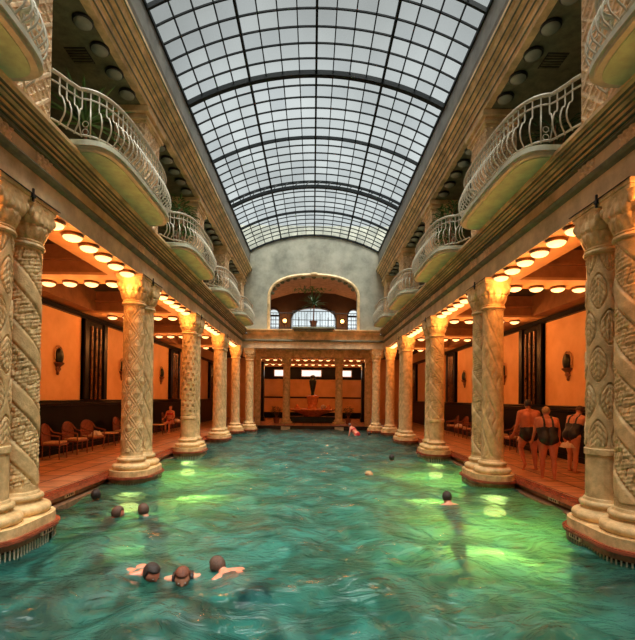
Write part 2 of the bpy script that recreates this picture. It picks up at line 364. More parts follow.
# lower entablature, each side
def mirror(poly, s): return [(s * x, z) for x, z in poly]
for s in (-1, 1):
    y1 = YF + .3
    b = MB(); b.prism_y(mirror([(3.86, ZS), (3.86, 4.80), (4.6, 4.80), (4.6, ZS)], s), YB, y1)
    e = struct(b.build('trim_6', M['stone_pale']), 'stone fascia above the %s colonnade' % SIDE[s])
    b = MB(); b.prism_y(mirror([(3.86, 4.80), (3.79, 4.82), (3.76, 4.86), (3.79, 4.90), (3.86, 4.93), (4.4, 4.93), (4.4, 4.80)], s), YB, y1)
    b.build('moulding', M['green_groove'], e)
    b = MB(); b.prism_y(mirror([(3.88, 4.93), (3.88, 5.20), (4.5, 5.20), (4.5, 4.93)], s), YB, y1)
    b.build('frieze', M['stone_pale'], e)
    b = MB(); b.prism_y(mirror([(3.88, 5.14), (3.83, 5.15), (3.83, 5.18), (3.88, 5.19)], s), YB, y1)
    b.build('bead', M['green_groove'], e)
    b = MB(); b.prism_y(mirror([(3.88, 5.20), (3.80, 5.20), (3.80, 5.25), (3.76, 5.27), (3.76, 5.31), (3.70, 5.33), (3.66, 5.35), (3.66, 5.385), (3.63, 5.39), (3.61, 5.41), (3.58, 5.42), (3.58, 5.47), (4.5, 5.47), (4.5, 5.20)], s), YB, y1)
    b.build('cornice', M['stone_gold'], e)
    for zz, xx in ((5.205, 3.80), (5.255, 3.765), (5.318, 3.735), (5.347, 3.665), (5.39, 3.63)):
        b = MB(); b.box(s * (xx - .004), s * (xx + .03), YB, y1, zz - .010, zz + .004); b.build('shadow_line', M['green_groove'], e)  # dark strips coloured in as the shade under each cornice step
    # soffit strip, warm
    b = MB(); b.box(s * 3.88, s * 4.6, YB, y1, ZS - .004, ZS + .01); b.build('soffit', M['soffit'], e)
# carved blocks in the frieze over each pair
def relief_block(wd, h, seed):
    n, m_ = 26, 18; b = MB(); random.seed(seed); vs = []
    for j in range(m_ + 1):
        for i in range(n + 1):
            u, v = i / n, j / m_
            d = .03 + .022 * math.sin(u * PI * 6 + 2 * math.sin(v * PI * 2)) * math.cos(v * PI * 3.5) if 0 < i < n and 0 < j < m_ else 0
            vs.append((d, (u - .5) * wd, v * h))
    return b.add(vs, [(j * (n + 1) + i, j * (n + 1) + i + 1, (j + 1) * (n + 1) + i + 1, (j + 1) * (n + 1) + i) for j in range(m_) for i in range(n)])
rb = relief_block(.34, .20, 1).mesh('relief_block', M['relief'], True)
for s in (-1, 1):
    for pi, yp in enumerate(PAIRS):
        for k, dy in enumerate((-.42, .42)):
            o = bpy.data.objects.new('relief_block', rb); C.objects.link(o); o.location = (s * 3.885, yp + dy, 4.94); o.scale = (-s, 1, 1)
            tag(o, 'carved relief block in the frieze, %s one over the %s column pair on the %s' % (('near', 'far')[k], ORD[pi], SIDE[s]), 'relief', 'carved frieze blocks')

# aisle ceiling with beams
for s in (-1, 1):
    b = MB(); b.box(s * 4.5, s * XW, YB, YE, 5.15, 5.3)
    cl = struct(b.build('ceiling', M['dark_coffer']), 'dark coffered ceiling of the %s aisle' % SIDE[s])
    for yp in [1.5] + PAIRS + [23.5]:
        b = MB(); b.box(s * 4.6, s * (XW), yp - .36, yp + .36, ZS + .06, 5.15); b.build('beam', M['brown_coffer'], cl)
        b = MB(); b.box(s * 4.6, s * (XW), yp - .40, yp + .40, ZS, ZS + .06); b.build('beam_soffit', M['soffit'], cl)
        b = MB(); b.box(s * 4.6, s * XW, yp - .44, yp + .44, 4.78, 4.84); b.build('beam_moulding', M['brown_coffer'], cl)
    b = MB(); b.box(s * (XW - .55), s * XW, YB, YF, ZS + .04, 5.15); b.build('wall_beam', M['brown_coffer'], cl)

# ------------------------------------------------------------------ gallery storey
for s in (-1, 1):
    b = MB(); b.box(s * 3.9, s * 7.0, YB, YF, 5.30, 5.46); struct(b.build('floor', M['stone_pale']), 'upper gallery floor on the %s side' % SIDE[s])
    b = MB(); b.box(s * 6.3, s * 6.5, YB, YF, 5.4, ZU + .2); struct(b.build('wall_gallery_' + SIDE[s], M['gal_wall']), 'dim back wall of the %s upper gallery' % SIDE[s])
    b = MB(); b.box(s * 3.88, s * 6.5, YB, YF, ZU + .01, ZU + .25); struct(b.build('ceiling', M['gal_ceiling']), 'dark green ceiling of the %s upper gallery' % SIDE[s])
    # upper beam with stepped gilded mouldings
    prof = [(3.74, ZU), (3.74, 8.28), (3.70, 8.30), (3.70, 8.40), (3.64, 8.43), (3.64, 8.50), (3.58, 8.53), (3.58, 8.58), (3.50, 8.62), (3.46, 8.68), (3.46, 8.72), (3.40, 8.74), (3.40, 8.82), (3.62, 8.84), (3.88, 8.84), (3.88, ZU)]
    b = MB(); b.prism_y(mirror(prof, s), YB, YF)
    e = struct(b.build('trim_7', M['stone_gold']), 'gilded stepped cornice under the skylight, %s side' % SIDE[s])
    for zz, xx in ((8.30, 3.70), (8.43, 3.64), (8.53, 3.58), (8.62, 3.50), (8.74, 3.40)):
        b = MB(); b.box(s * (xx - .006), s * (xx + .02), YB, YF, zz - .014, zz + .004); b.build('shadow_line', M['green_groove'], e)  # shade below the gilded steps, put in as thin dark strips
    b = MB(); b.prism_y(mirror([(3.60, 8.84), (3.52, 9.2), (XS, SP + .02), (XS + .4, SP + .02), (XS + .8, 8.84)], s), YB, YF)
    struct(b.build('trim_8', M['attic']), 'slate grey band between cornice and skylight, %s side' % SIDE[s])
    b = MB(); b.box(s * 3.9, s * 6.6, YB, YF, 8.8, 9.0); struct(b.build('roof', M['attic']), 'flat roof over the %s gallery' % SIDE[s])

# carved gallery pillars
def pillar_relief(u, z):            # u along the face in m, z up in m
    a = (u + z) / .36; c = (u - z) / .36
    fa = abs((a % 1) - .5); fc = abs((c % 1) - .5)
    if fa > .41 or fc > .41: return .012
    ca, cc = fa * 2, fc * 2; r = math.hypot(ca, cc); th = math.atan2((a % 1) - .5, (c % 1) - .5)
    return -.012 + .020 * max(0, math.cos(th * 4)) * (1 if .12 < r < .62 else 0) + (.018 if r < .14 else 0)
def pillar_mesh():
    hw, hd, H = .34, .46, 2.45; b = MB(); st = .016
    faces = [((-hw, -hd), (1, 0), 2 * hw, (0, -1)), ((hw, -hd), (0, 1), 2 * hd, (1, 0)), ((-hw, hd), (0, -1), 2 * hd, (-1, 0)), ((hw, hd), (-1, 0), 2 * hw, (0, 1))]
    for (p, d, ln, nrm) in faces:
        n = int(ln / st); m_ = int(H / st); vs = []
        for j in range(m_ + 1):
            for i in range(n + 1):
                u = ln * i / n; z = H * j / m_; e = 0 if i in (0, n) else 1.0 * pillar_relief(u, z)
                vs.append((p[0] + d[0] * u + nrm[0] * e, p[1] + d[1] * u + nrm[1] * e, z))
        b.add(vs, [(j * (n + 1) + i, j * (n + 1) + i + 1, (j + 1) * (n + 1) + i + 1, (j + 1) * (n + 1) + i) for j in range(m_) for i in range(n)])
    return b
pil = empty('gallery_pillar', (0, 0, 0))
pillar_mesh().build('shaft', M['relief'], pil)
b = MB()
for (e, z0, z1) in ((.03, 2.40, 2.46), (.08, 2.46, 2.52), (.04, 2.52, 2.60), (.12, 2.60, 2.735)): b.box(-.34 - e, .34 + e, -.46 - e, .46 + e, z0, z1, .008)
b.build('capital', M['stone_gold'], pil)
b = MB(); b.box(-.38, .38, -.5, .5, 0, .14, .01); b.build('base', M['stone_gold'], pil)
first = True
for s in (-1, 1):
    for i, yp in enumerate(PAIRS + [23.45]):
        o = pil if first else copy_tree(pil); first = False
        o.location = (s * 4.16, yp, 5.46)
        tag(o, 'square gallery pillar carved with diamonds, %s on the %s upper storey' % (ORD[i], SIDE[s]), 'pillar', 'carved gallery pillars')

# balconies
def balcony_path(off=0, n=36, L=1.53, D=.62, inset=0, p=4.6):
    """bowed outline in (out, along), starting and ending at the wall"""
    L2 = L - inset; D2 = D - inset; o = []
    for i in range(n + 1):
        a = -PI / 2 + PI * i / n; c, s_ = math.cos(a), math.sin(a)
        o.append((D2 * max(0, c) ** (2 / p), L2 * math.copysign(abs(s_) ** (2 / p), s_)))
    return [(-.06, o[0][1])] + o + [(-.06, o[-1][1])]
def rail_path(inset=.06):
    p = balcony_path(inset=inset, L=1.60, D=.65, p=3.2)[2:-2]
    return [(-.07, -1.93), (-.02, -1.85), (.03, -1.72)] + [q for q in p if abs(q[1]) < 1.5599] + [(.03, 1.72), (-.02, 1.85), (-.07, 1.93)]
def resample(path, step):
    P = [Vector((a, c, 0)) for a, c in path]; d = [0]
    for i in range(1, len(P)): d.append(d[-1] + (P[i] - P[i - 1]).length)
    n = max(2, round(d[-1] / step)); res = []
    for k in range(n + 1):
        t = d[-1] * k / n; i = 1
        while i < len(d) - 1 and d[i] < t: i += 1
        f = (t - d[i - 1]) / max(1e-9, d[i] - d[i - 1]); p = P[i - 1].lerp(P[i], f)
        tg = (P[i] - P[i - 1]).normalized(); res.append((p, Vector((tg.y, -tg.x, 0))))
    return res
bal = empty('balcony')
b = MB(); b.prism_z([(-a, c) for a, c in balcony_path(0, inset=.04)], 0, .05); b.prism_z([(-a, c) for a, c in balcony_path(0, inset=.0)], .05, .12); b.prism_z([(-a, c) for a, c in balcony_path(0, inset=.05)], .12, .16)
b.build('slab', M['slab_edge'], bal)
b = MB(); b.prism_z([(-a, c) for a, c in balcony_path(0, inset=.11)], -.012, .01); b.build('soffit_panel', M['soffit_green'], bal)
rl = resample(rail_path(), .05)
for (z, r, nm) in ((.88, .030, 'handrail'), (.74, .014, 'lower_rail'), (.19, .016, 'bottom_rail')):
    b = MB(); b.tube([(-(p.x), p.y, z + (.0 if nm != 'handrail' else 0)) for p, nn in rl], r, 8); b.build(nm, M['iron'], bal, True)
def baluster(p, nn, r=.0115):
    prof = [(.86, 0), (.62, 0), (.575, .015), (.55, .06), (.50, .085), (.42, .115), (.34, .12), (.27, .095), (.21, .04), (.16, .0)]
    return MB().tube([(-(p.x + nn.x * o), p.y + nn.y * o, z) for z, o in prof], r, 5)
br = resample(rail_path(), .118)
for k, (p, nn) in enumerate(br):
    if 0 < k < len(br) - 1: baluster(p, nn).build('baluster', M['iron'], bal, True)
# scrolled ornament panels at both ends
for sy in (-1, 1):
    b = MB()
    for kz in range(2):
        zc = .30 + kz * .12; c0 = Vector((.16, sy * 1.36, zc))
        b.tube([(-(c0.x + .045 * math.cos(a)), sy * 1.43, zc + .045 * math.sin(a)) for a in [i * PI / 6 for i in range(13)]], .006, 4)
    b.build('scroll', M['iron'], bal, True)
first = True
for s in (1, -1):
    for i, yp in enumerate(BAYS):
        o = bal if first else copy_tree(bal); first = False
        o.location = (s * 3.66, yp, 5.455)
        if s == -1: o.rotation_euler = (0, 0, PI)
        tag(o, 'bowed cream iron balcony with pale green underside, %s on the %s wall' % (ORD[i], SIDE[s]), 'balcony', 'bowed balconies of the galleries')

# ------------------------------------------------------------------ skylight
YS0 = -0.1; ROW = 2.98 / 6
RIBS = [0.0, 2.98, 5.96, 8.94, 11.92, 14.90, 17.88, 20.86, 23.84]
sky = struct(empty('window_1', (0, 0, 0)), 'long barrel vaulted glass skylight over the pool')
b = MB(); g = .004
nrow = int(round((23.9 + 2.4) / ROW)); y0 = RIBS[8] - nrow * ROW
for j in range(nrow):
    ya = y0 + j * ROW; yb = ya + ROW
    for i in range(16):
        t0, t1 = -1 + i / 8, -1 + (i + 1) / 8; (xa, za), (xb, zb) = arc(t0), arc(t1)
        b.add([(xa, ya, za), (xb, ya, zb), (xb, yb, zb), (xa, yb, za)], [(0, 1, 2, 3)])
b.build('pane', M['skylight'], sky)
b = MB()
for j in range(nrow + 1):
    y = y0 + j * ROW
    if min(abs(y - r) for r in RIBS) < .05: continue
    b.tube([(*arc(t / 16 - 1, -.02)[:1], y, arc(t / 16 - 1, -.02)[1]) for t in range(33)], .026, 4)
b.build('cross_bar', M['steel_bar'], sky)
b = MB()
for i in range(17):
    x, z = arc(-1 + i / 8, -.02); r = .05 if i % 4 == 0 else .022
    b.box(x - r * .6, x + r * .6, y0, YF, z - r * 1.3, z + .02)
b.build('long_bar', M['steel_bar'], sky)
def rib_arc(y, wd, dep, top=0.0, n=40, t0=-1, t1=1):
    b = MB(); vs = []
    for k in range(n + 1):
        t = t0 + (t1 - t0) * k / n; (xi, zi), (xo, zo) = arc(t, -dep + top), arc(t, top)
        vs += [(xi, y - wd / 2, zi), (xi, y + wd / 2, zi), (xo, y + wd / 2, zo), (xo, y - wd / 2, zo)]
    fs = []
    for k in range(n):
        for q in range(4): fs.append((k * 4 + q, k * 4 + (q + 1) % 4, (k + 1) * 4 + (q + 1) % 4, (k + 1) * 4 + q))
    fs += [(0, 1, 2, 3), (n * 4 + 3, n * 4 + 2, n * 4 + 1, n * 4)]
    return b.add(vs, fs)
for k, y in enumerate(RIBS[1:8], 1):
    if k in (4,): rib_arc(y, .14, .13).build('arch_rib', M['steel_bar'], sky)
    elif k in (6, 2): rib_arc(y - .12, .12, .12, -.30).build('arch_rib', M['steel_bar'], sky); rib_arc(y + .1, .05, .1).build('arch_rib', M['steel_bar'], sky)
    else: rib_arc(y, .06, .10).build('arch_rib', M['steel_bar'], sky)
for k in (2, 6):
    b = MB()
    for i in range(0, 17):
        t = -1 + i / 8; (xa, za), (xb, zb) = arc(t, -.34), arc(min(1, t + .07), -.02)
        b.tube([(xa, RIBS[k] - .1, za), (xb, RIBS[k] + .1, zb)], .018, 4)
    b.build('web_strut', M['steel_bar'], sky)
rib_arc(YF - .03, .08, .08, 0).build('arch_rib', M['steel_bar'], sky)

# ------------------------------------------------------------------ far facade
def arch_curve(hw, zs, za, n=24, p=2.4):
    """basket arch from (-hw, zs) over the apex za to (hw, zs)"""
    pts = []
    for i in range(n + 1):
        a = PI * i / n; c, s_ = math.cos(a), math.sin(a)
        pts.append((-hw * math.copysign(abs(c) ** (2 / p), c), zs + (za - zs) * abs(s_) ** (2 / p)))
    return pts
ZF0 = 5.45
OW, OS, OA = 2.38, 7.2, 8.42           # loggia opening half width, spring, apex
b = MB(); ac = arch_curve(OW, OS, OA, 32)
N = 32
def wall_quads(b, y, xw=7.2):
    low = ZF0
    # side strips
    b.add([(-xw, y, low), (-OW, y, low), (-OW, y, OS), (-xw, y, OS)], [(0, 1, 2, 3)])
    b.add([(OW, y, low), (xw, y, low), (xw, y, OS), (OW, y, OS)], [(0, 1, 2, 3)])
    top = 11.2
    b.add([(-xw, y, OS), (-OW, y, OS), (-OW, y, top), (-xw, y, top)], [(0, 1, 2, 3)])
    b.add([(OW, y, OS), (xw, y, OS), (xw, y, top), (OW, y, top)], [(0, 1, 2, 3)])
    for (xa, za), (xb, zb) in zip(ac[:-1], ac[1:]):
        b.add([(xa, y, za), (xb, y, zb), (xb, y, top), (xa, y, top)], [(0, 1, 2, 3)])
wall_quads(b, YF); wall_quads(b, YF + .35)
full = [(-OW, ZF0)] + ac + [(OW, ZF0)]
for (xa, za), (xb, zb) in zip(full[:-1], full[1:]):
    b.add([(xa, YF, za), (xb, YF, zb), (xb, YF + .35, zb), (xa, YF + .35, za)], [(0, 1, 2, 3)])
wf = struct(b.build('wall_far', M['grey_wall']), 'grey green plaster end wall above the far colonnade')
# moulding band round the opening
def band(path, wd, dep, y):
    b = MB(); n = len(path); vs = []
    for i, (x, z) in enumerate(path):
        a = Vector(path[max(0, i - 1)]); c = Vector(path[min(n - 1, i + 1)]); d = (c - a).normalized(); nr = Vector((-d.y, d.x))
        for k, (o, e) in enumerate(((0, 0), (0, dep), (wd * .45, dep * 1.3), (wd, dep * .6), (wd, 0))):
            vs.append((x + nr.x * o, y - e, z + nr.y * o))
    m5 = 5; fs = [(i * m5 + k, i * m5 + k + 1, (i + 1) * m5 + k + 1, (i + 1) * m5 + k) for i in range(n - 1) for k in range(4)]
    return b.add(vs, fs)
band(full, .15, .07, YF).build('arch_moulding', M['stone_gold'], wf, True)
b = MB(); b.ball((0, YF - .06, OA + .1), (.22, .07, .10)); b.ball((-.2, YF - .05, OA + .05), (.12, .05, .06)); b.ball((.2, YF - .05, OA + .05), (.12, .05, .06)); b.build('keystone', M['stone_gold'], wf, True)
b = MB()
for i in range(2, len(ac) - 3, 2):
    x, z = ac[i]; b.ball((x * .97, YF + .12, z - .03), (.12, .06, .09), 10, 6)
b.build('scalloped_edge', M['green_groove'], wf, True)
# far entablature
def prof_y(poly, y, sgn=1): return [(y - a, z) for a, z in poly]
b = MB(); b.prism_x([(YF, ZS), (YF - .0, 4.80), (YF + .5, 4.80), (YF + .5, ZS)], -4.3, 4.3)
e = struct(b.build('trim_9', M['stone_pale']), 'stone fascia across the far end of the hall')
b = MB(); b.prism_x([(YF, 4.80), (YF - .08, 4.82), (YF - .10, 4.86), (YF - .08, 4.90), (YF, 4.93)], -3.8, 3.8); b.build('moulding', M['green_groove'], e)
b = MB(); b.prism_x([(YF + .02, 4.93), (YF + .02, 5.2), (YF + .5, 5.2), (YF + .5, 4.93)], -4, 4); b.build('frieze', M['stone_gold'], e)
b = MB(); b.prism_x([(YF + .02, 5.20), (YF - .06, 5.20), (YF - .06, 5.25), (YF - .1, 5.27), (YF - .1, 5.31), (YF - .16, 5.34), (YF - .2, 5.38), (YF - .24, 5.41), (YF - .24, 5.47), (YF + .5, 5.47), (YF + .5, 5.2)], -3.64, 3.64); b.build('cornice', M['stone_gold'], e)
# inner row beam
b = MB(); b.box(-4.4, 4.4, 27.5, 28.15, 4.30, 5.15); struct(b.build('trim_10', M['stone']), 'stone beam carried by the inner columns of the vestibule')
b = MB(); b.box(-4.5, 4.5, YF + .3, YE, 5.15, 5.3); cl = struct(b.build('ceiling', M['brown_coffer']), 'brown ceiling of the far vestibule')
for yy in (30.7, 35.0):
    b = MB(); b.box(-4.4, 4.4, yy - .35, yy + .35, ZS, 5.15); b.build('beam', M['soffit'], cl)
b = MB(); b.box(-XW, XW, YE, YE + .3, 0, 5.3)
wb = struct(b.build('wall_end', M['orange_wall']), 'orange end wall of the vestibule with a dark rail')
b = MB(); b.box(-4.6, 4.6, YE - .06, YE, 1.72, 1.84); b.box(-4.6, 4.6, YE - .08, YE, 0, .5); b.box(-4.6, 4.6, YE - .06, YE, 3.35, 4.4); b.build('rail', M['black_marble'], wb)
for x in (-2.2, 2.2):
    b = MB(); b.box(x - .05, x + .05, YE - .05, YE, .5, 3.35); b.build('stile', M['brown_coffer'], wb)
for i, (xa, xb) in enumerate(((-3.3, -2.5), (-.95, .7), (2.0, 3.3))):
    wdw = struct(empty('window_%d' % (i + 2), ((xa + xb) / 2, YE - .1, 3.62)), 'small bright clerestory window at the back of the vestibule')
    hw = (xb - xa) / 2
    b = MB(); b.box(-hw, hw, 0, .03, 0, .5); b.build('pane', mat('glowing_window_pane', (.8, .8, .78), .4, var=0, emis=(.95, .92, .85), estr=1.1), wdw)  # daylight put in as the pane's own glow, solid wall behind
    b = MB(); b.box(-hw - .06, hw + .06, -.03, .03, -.06, 0); b.box(-hw - .06, hw + .06, -.03, .03, .5, .56); b.box(-hw - .06, -hw, -.03, .03, 0, .5); b.box(hw, hw + .06, -.03, .03, 0, .5); b.build('frame', M['stone_gold'], wdw)
# black pillars flanking the vestibule
for s in (-1, 1):
    b = MB(); b.box(-.3, .3, -.3, .3, 0, 4.4, .02)
    t = empty('marble_pillar', (s * 3.95, 33.0, 0)); b.build('shaft', M['black_marble'], t)
    b = MB(); b.box(-.36, .36, -.36, .36, 0, .3, .02); b.build('base', M['black_marble'], t)
    tag(t, 'square black marble pillar at the %s of the vestibule' % SIDE[s], 'pillar', 'black vestibule pillars')
# loggia room behind the opening
b = MB(); b.box(-3.4, 3.4, YF + .35, 29.3, 5.3, 5.46); struct(b.build('floor', M['stone_pale']), 'floor of the far loggia')
LY = 28.6
lo = M['brown_coffer']
b = MB()
# back wall with three arched openings
def wall_with_holes(b, y, x0, x1, z0, z1, holes):
    xs_ = [x0]
    for (hx, hw, hz0, hzs, hza) in holes:
        b.add([(xs_[-1], y, z0), (hx - hw, y, z0), (hx - hw, y, z1), (xs_[-1], y, z1)], [(0, 1, 2, 3)])
        if hz0 > z0: b.add([(hx - hw, y, z0), (hx + hw, y, z0), (hx + hw, y, hz0), (hx - hw, y, hz0)], [(0, 1, 2, 3)])
        pc = [(hx + px, pz) for px, pz in arch_curve(hw, hzs, hza, 16, 2.2)]
        for (xa, za), (xb, zb) in zip(pc[:-1], pc[1:]): b.add([(xa, y, za), (xb, y, zb), (xb, y, z1), (xa, y, z1)], [(0, 1, 2, 3)])
        path = [(hx - hw, hz0)] + pc + [(hx + hw, hz0)]
        for (xa, za), (xb, zb) in zip(path[:-1], path[1:]): b.add([(xa, y, za), (xb, y, zb), (xb, y + .25, zb), (xa, y + .25, za)], [(0, 1, 2, 3)])
        xs_.append(hx + hw)
    b.add([(xs_[-1], y, z0), (x1, y, z0), (x1, y, z1), (xs_[-1], y, z1)], [(0, 1, 2, 3)])
HOLES = [(-2.62, .36, 5.75, 7.1, 7.52), (0, 1.42, 5.6, 6.9, 7.62), (2.62, .36, 5.75, 7.1, 7.52)]
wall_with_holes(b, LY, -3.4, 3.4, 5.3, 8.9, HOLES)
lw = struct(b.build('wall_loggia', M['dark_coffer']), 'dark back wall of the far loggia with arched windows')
b = MB(); b.prism_y([(-3.4, 7.7), (-2.6, 8.2), (-1.4, 8.55), (0, 8.65), (1.4, 8.55), (2.6, 8.2), (3.4, 7.7), (3.4, 9.0), (-3.4, 9.0)], YF + .36, LY + .3)
struct(b.build('ceiling', mat('rosy_vault_plaster', (.42, .24, .16), .7)), 'rosy vaulted ceiling of the loggia')
for s in (-1, 1):
    b = MB(); b.box(s * 3.3, s * 3.5, YF + .36, LY + .3, 5.3, 8.9); struct(b.build('wall_loggia_' + SIDE[s], lo), 'brown side wall of the loggia, %s' % SIDE[s])
for i, (hx, hw, z0, zs_, za) in enumerate(HOLES):
    wn = struct(empty('window_%d' % (i + 5), (hx, LY + .12, z0)), 'arched loggia window, %s' % ('left', 'centre', 'right')[i])
    pc = arch_curve(hw, zs_ - z0, za - z0, 16, 2.2); poly = [(-hw, 0)] + pc[1:-1] + [(hw, 0)]
    b = MB(); b.add([(x, 0, z) for x, z in poly], [tuple(range(len(poly)))]); b.build('pane', M['glass'], wn)
    b = MB()
    if hw < 1:
        for z in (.27, .54, .81, 1.08, 1.32): b.box(-hw, hw, -.02, .02, z - .02, z + .02)
        for x in (-.12, .12): b.box(x - .012, x + .012, -.02, .02, 0, 1.35)
        b.box(-hw, hw, -.03, .03, 1.30, 1.42)
    else:
        for x in (-.95, -.48, 0, .48, .95): b.box(x - .018, x + .018, -.02, .02, 0, 1.4 + .5 * (1 - abs(x)))
        for z in (.5, 1.25): b.box(-hw, hw, -.02, .02, z - .018, z + .018)
    b.build('glazing_bars', M['dark_iron'], wn)
    band([(x, z) for x, z in [(-hw, 0)] + pc + [(hw, 0)]], .08, .04, -.14).build('frame', M['dark_iron'], wn)
for s in (-1, 1):
    t = empty('wall_lamp', (s * 1.86, LY - .22, 6.72)); tag(t, 'glowing wall lamp to the %s of the central loggia window' % SIDE[s], 'lamp', 'loggia wall lamps')
    b = MB(); b.ball((0, 0, 0), .13); b.build('globe', M['bulb'], t, True)
    b = MB(); b.tube([(0, .2, -.2), (0, .05, -.2), (0, 0, -.11)], .02, 8); b.ball((0, .2, -.2), (.06, .03, .1)); b.build('bracket', M['bronze'], t, True)
    ld = bpy.data.lights.new('lamp_glow', 'POINT'); ld.energy = 30; ld.color = (1, .5, .2); ld.shadow_soft_size = .1
    l = bpy.data.objects.new('lamp_glow', ld); C.objects.link(l); l.parent = t; l.location = (0, -.3, 0)
# loggia balcony
t = empty('loggia_balcony', (0, YF, 5.47)); tag(t, 'small straight iron balcony of the loggia above the far colonnade', 'balcony')
b = MB(); b.box(-1.15, 1.15, -.55, .1, -.02, .09, .02); b.box(-1.05, 1.05, -.45, .1, -.12, -.02, .02); b.build('slab', M['green_groove'], t)
b = MB(); b.tube([(-2.36, .05, .92), (-1.12, .05, .92), (-1.12, -.48, .92), (1.12, -.48, .92), (1.12, .05, .92), (2.36, .05, .92)], .022, 8); b.build('handrail', M['dark_iron'], t)
b = MB(); b.tube([(-2.36, .05, .14), (-1.12, .05, .14), (-1.12, -.48, .14), (1.12, -.48, .14), (1.12, .05, .14), (2.36, .05, .14)], .015, 8); b.build('bottom_rail', M['dark_iron'], t)
px = [(-2.36 + .155 * k, .05) for k in range(9)] + [(-1.12 + .16 * k, -.48) for k in range(15)] + [(1.12 + .155 * k, .05) for k in range(9)]
for x, y in px:
    b = MB(); b.tube([(x, y, .1), (x, y - .0, .92)], .009, 5); b.build('baluster', M['dark_iron'], t)

# hall back wall (behind the viewer)
b = MB(); b.box(-XW, XW, YB - .3, YB, -.3, 11.2); struct(b.build('wall_back', M['grey_wall']), 'plain plaster wall behind the viewer')

# ------------------------------------------------------------------ columns
def gr(d, w): return math.exp(-(d / w) ** 2)
def wrap(a): return abs((a + .5) % 1 - .5)
def f_plain(u, z): return .0015 * math.sin(40 * u * PI + 3 * z)
def f_vine(u, z):
    t = (u * 2 + z * 1.25) % 1.0; v = (u * 2 - z * 1.25)
    g = -.010 * gr(min(t, 1 - t), .035) - .010 * gr(t - .62, .03)
    if t < .62:
        c = .31 + .15 * math.sin(2 * PI * v * 2.2); g -= .011 * gr(t - c, .035); g -= .009 * gr(t - .62 + c - .02, .028) * (math.sin(2 * PI * v * 4.4) > -.2)
        g += .004 * math.sin(2 * PI * v * 9) * math.sin(2 * PI * t * 6)
    else: g += .006
    return g
def f_diamond(u, z):
    a = wrap(u * 4) * 2; c = wrap(z / .52) * 2; m_ = a + c
    return -.010 * gr(m_ - 1.0, .06) - .008 * gr(m_ - .62, .06) - .007 * gr(m_ - 1.38, .06) + .010 * gr(m_, .25) + .010 * gr(m_ - 2, .25) - .006 * gr(math.hypot(a, c) - .35, .05)
def f_dots(u, z):
    a = wrap(u * 9 + .5 * (math.floor(z / .17) % 2)); c = wrap(z / .17 - .5)
    return -.018 if a < .2 and c < .25 else .003
def f_leaf(u, z):
    row = math.floor(z / .5); a = wrap(u * 5 + .5 * (row % 2)) * 2; c = (z / .5) % 1
    w_ = math.sin(PI * c) ** .8 * .8
    return -.011 * gr(a - w_, .07) - .009 * gr(a - w_ * .45, .06) - .008 * gr(a, .05) + .007 * (a < w_) - .006 * gr(wrap((c * 6 + a * 2)), .15) * (a < w_)
def f_twist(u, z):
    return -.009 * gr(wrap(u * 5 + z * 1.6), .10) - .006 * gr(wrap(u * 5 - z * 4.5), .12)
def f_fluted_spiral(u, z):
    t = (u * 3 + z * .9) % 1
    return -.010 * gr(min(t, 1 - t), .05) - .009 * gr(t - .5, .05) - (.008 * gr(wrap((u * 3 - z * .9) * 3), .14) if .08 < t < .42 else 0)
PAT = {'vine': f_vine, 'diamond': f_diamond, 'dots': f_dots, 'leaf': f_leaf, 'twist': f_twist, 'spiral': f_fluted_spiral, 'plain': f_plain}
PDESC = {'vine': 'spiral vine carving', 'diamond': 'diamond carving', 'dots': 'small square pits', 'leaf': 'tall leaf carving', 'twist': 'fine twisted carving', 'spiral': 'spiral band carving', 'plain': 'smooth marble shaft'}
def column_meshes(pat, ring=False):
    f = PAT[pat]; z0, z1 = .42, 3.80; n = 270; prof = []
    for i in range(n + 1):
        z = z0 + (z1 - z0) * i / n; r = .234 - .016 * (i / n)
        if i == 0: r += .015
        if ring and 1.02 < z < 1.10: r += .018
        prof.append((r, z))
    fn = lambda u, z: 0 if z < z0 + .08 or z > z1 - .06 else ((2.0 * f(u, z)) if not (ring and z < 1.14) else f_plain(u, z))
    shaft = MB().lathe(prof, seg=144, fn=fn).mesh('shaft', M['stone'], True)
    return shaft
base_prof = [(.40, .12), (.40, .13)] + [(.345 + .055 * math.cos(a), .19 + .065 * math.sin(a)) for a in [(-80 + 16 * i) / 180 * PI for i in range(11)]] + [(.315, .262), (.29, .275), (.285, .30)] + [(.275 + .035 * math.cos(a), .345 + .04 * math.sin(a)) for a in [(-80 + 20 * i) / 180 * PI for i in range(9)]] + [(.262, .39), (.25, .425)]
base_me = MB().lathe(base_prof, seg=48).mesh('base', M['stone'], True)
ring_prof = [(.215, 3.77), (.25, 3.775), (.262, 3.80), (.25, 3.83), (.232, 3.84), (.245, 3.855), (.232, 3.875)]
ring_me = MB().lathe(ring_prof, seg=40).mesh('necking', M['stone'], True)
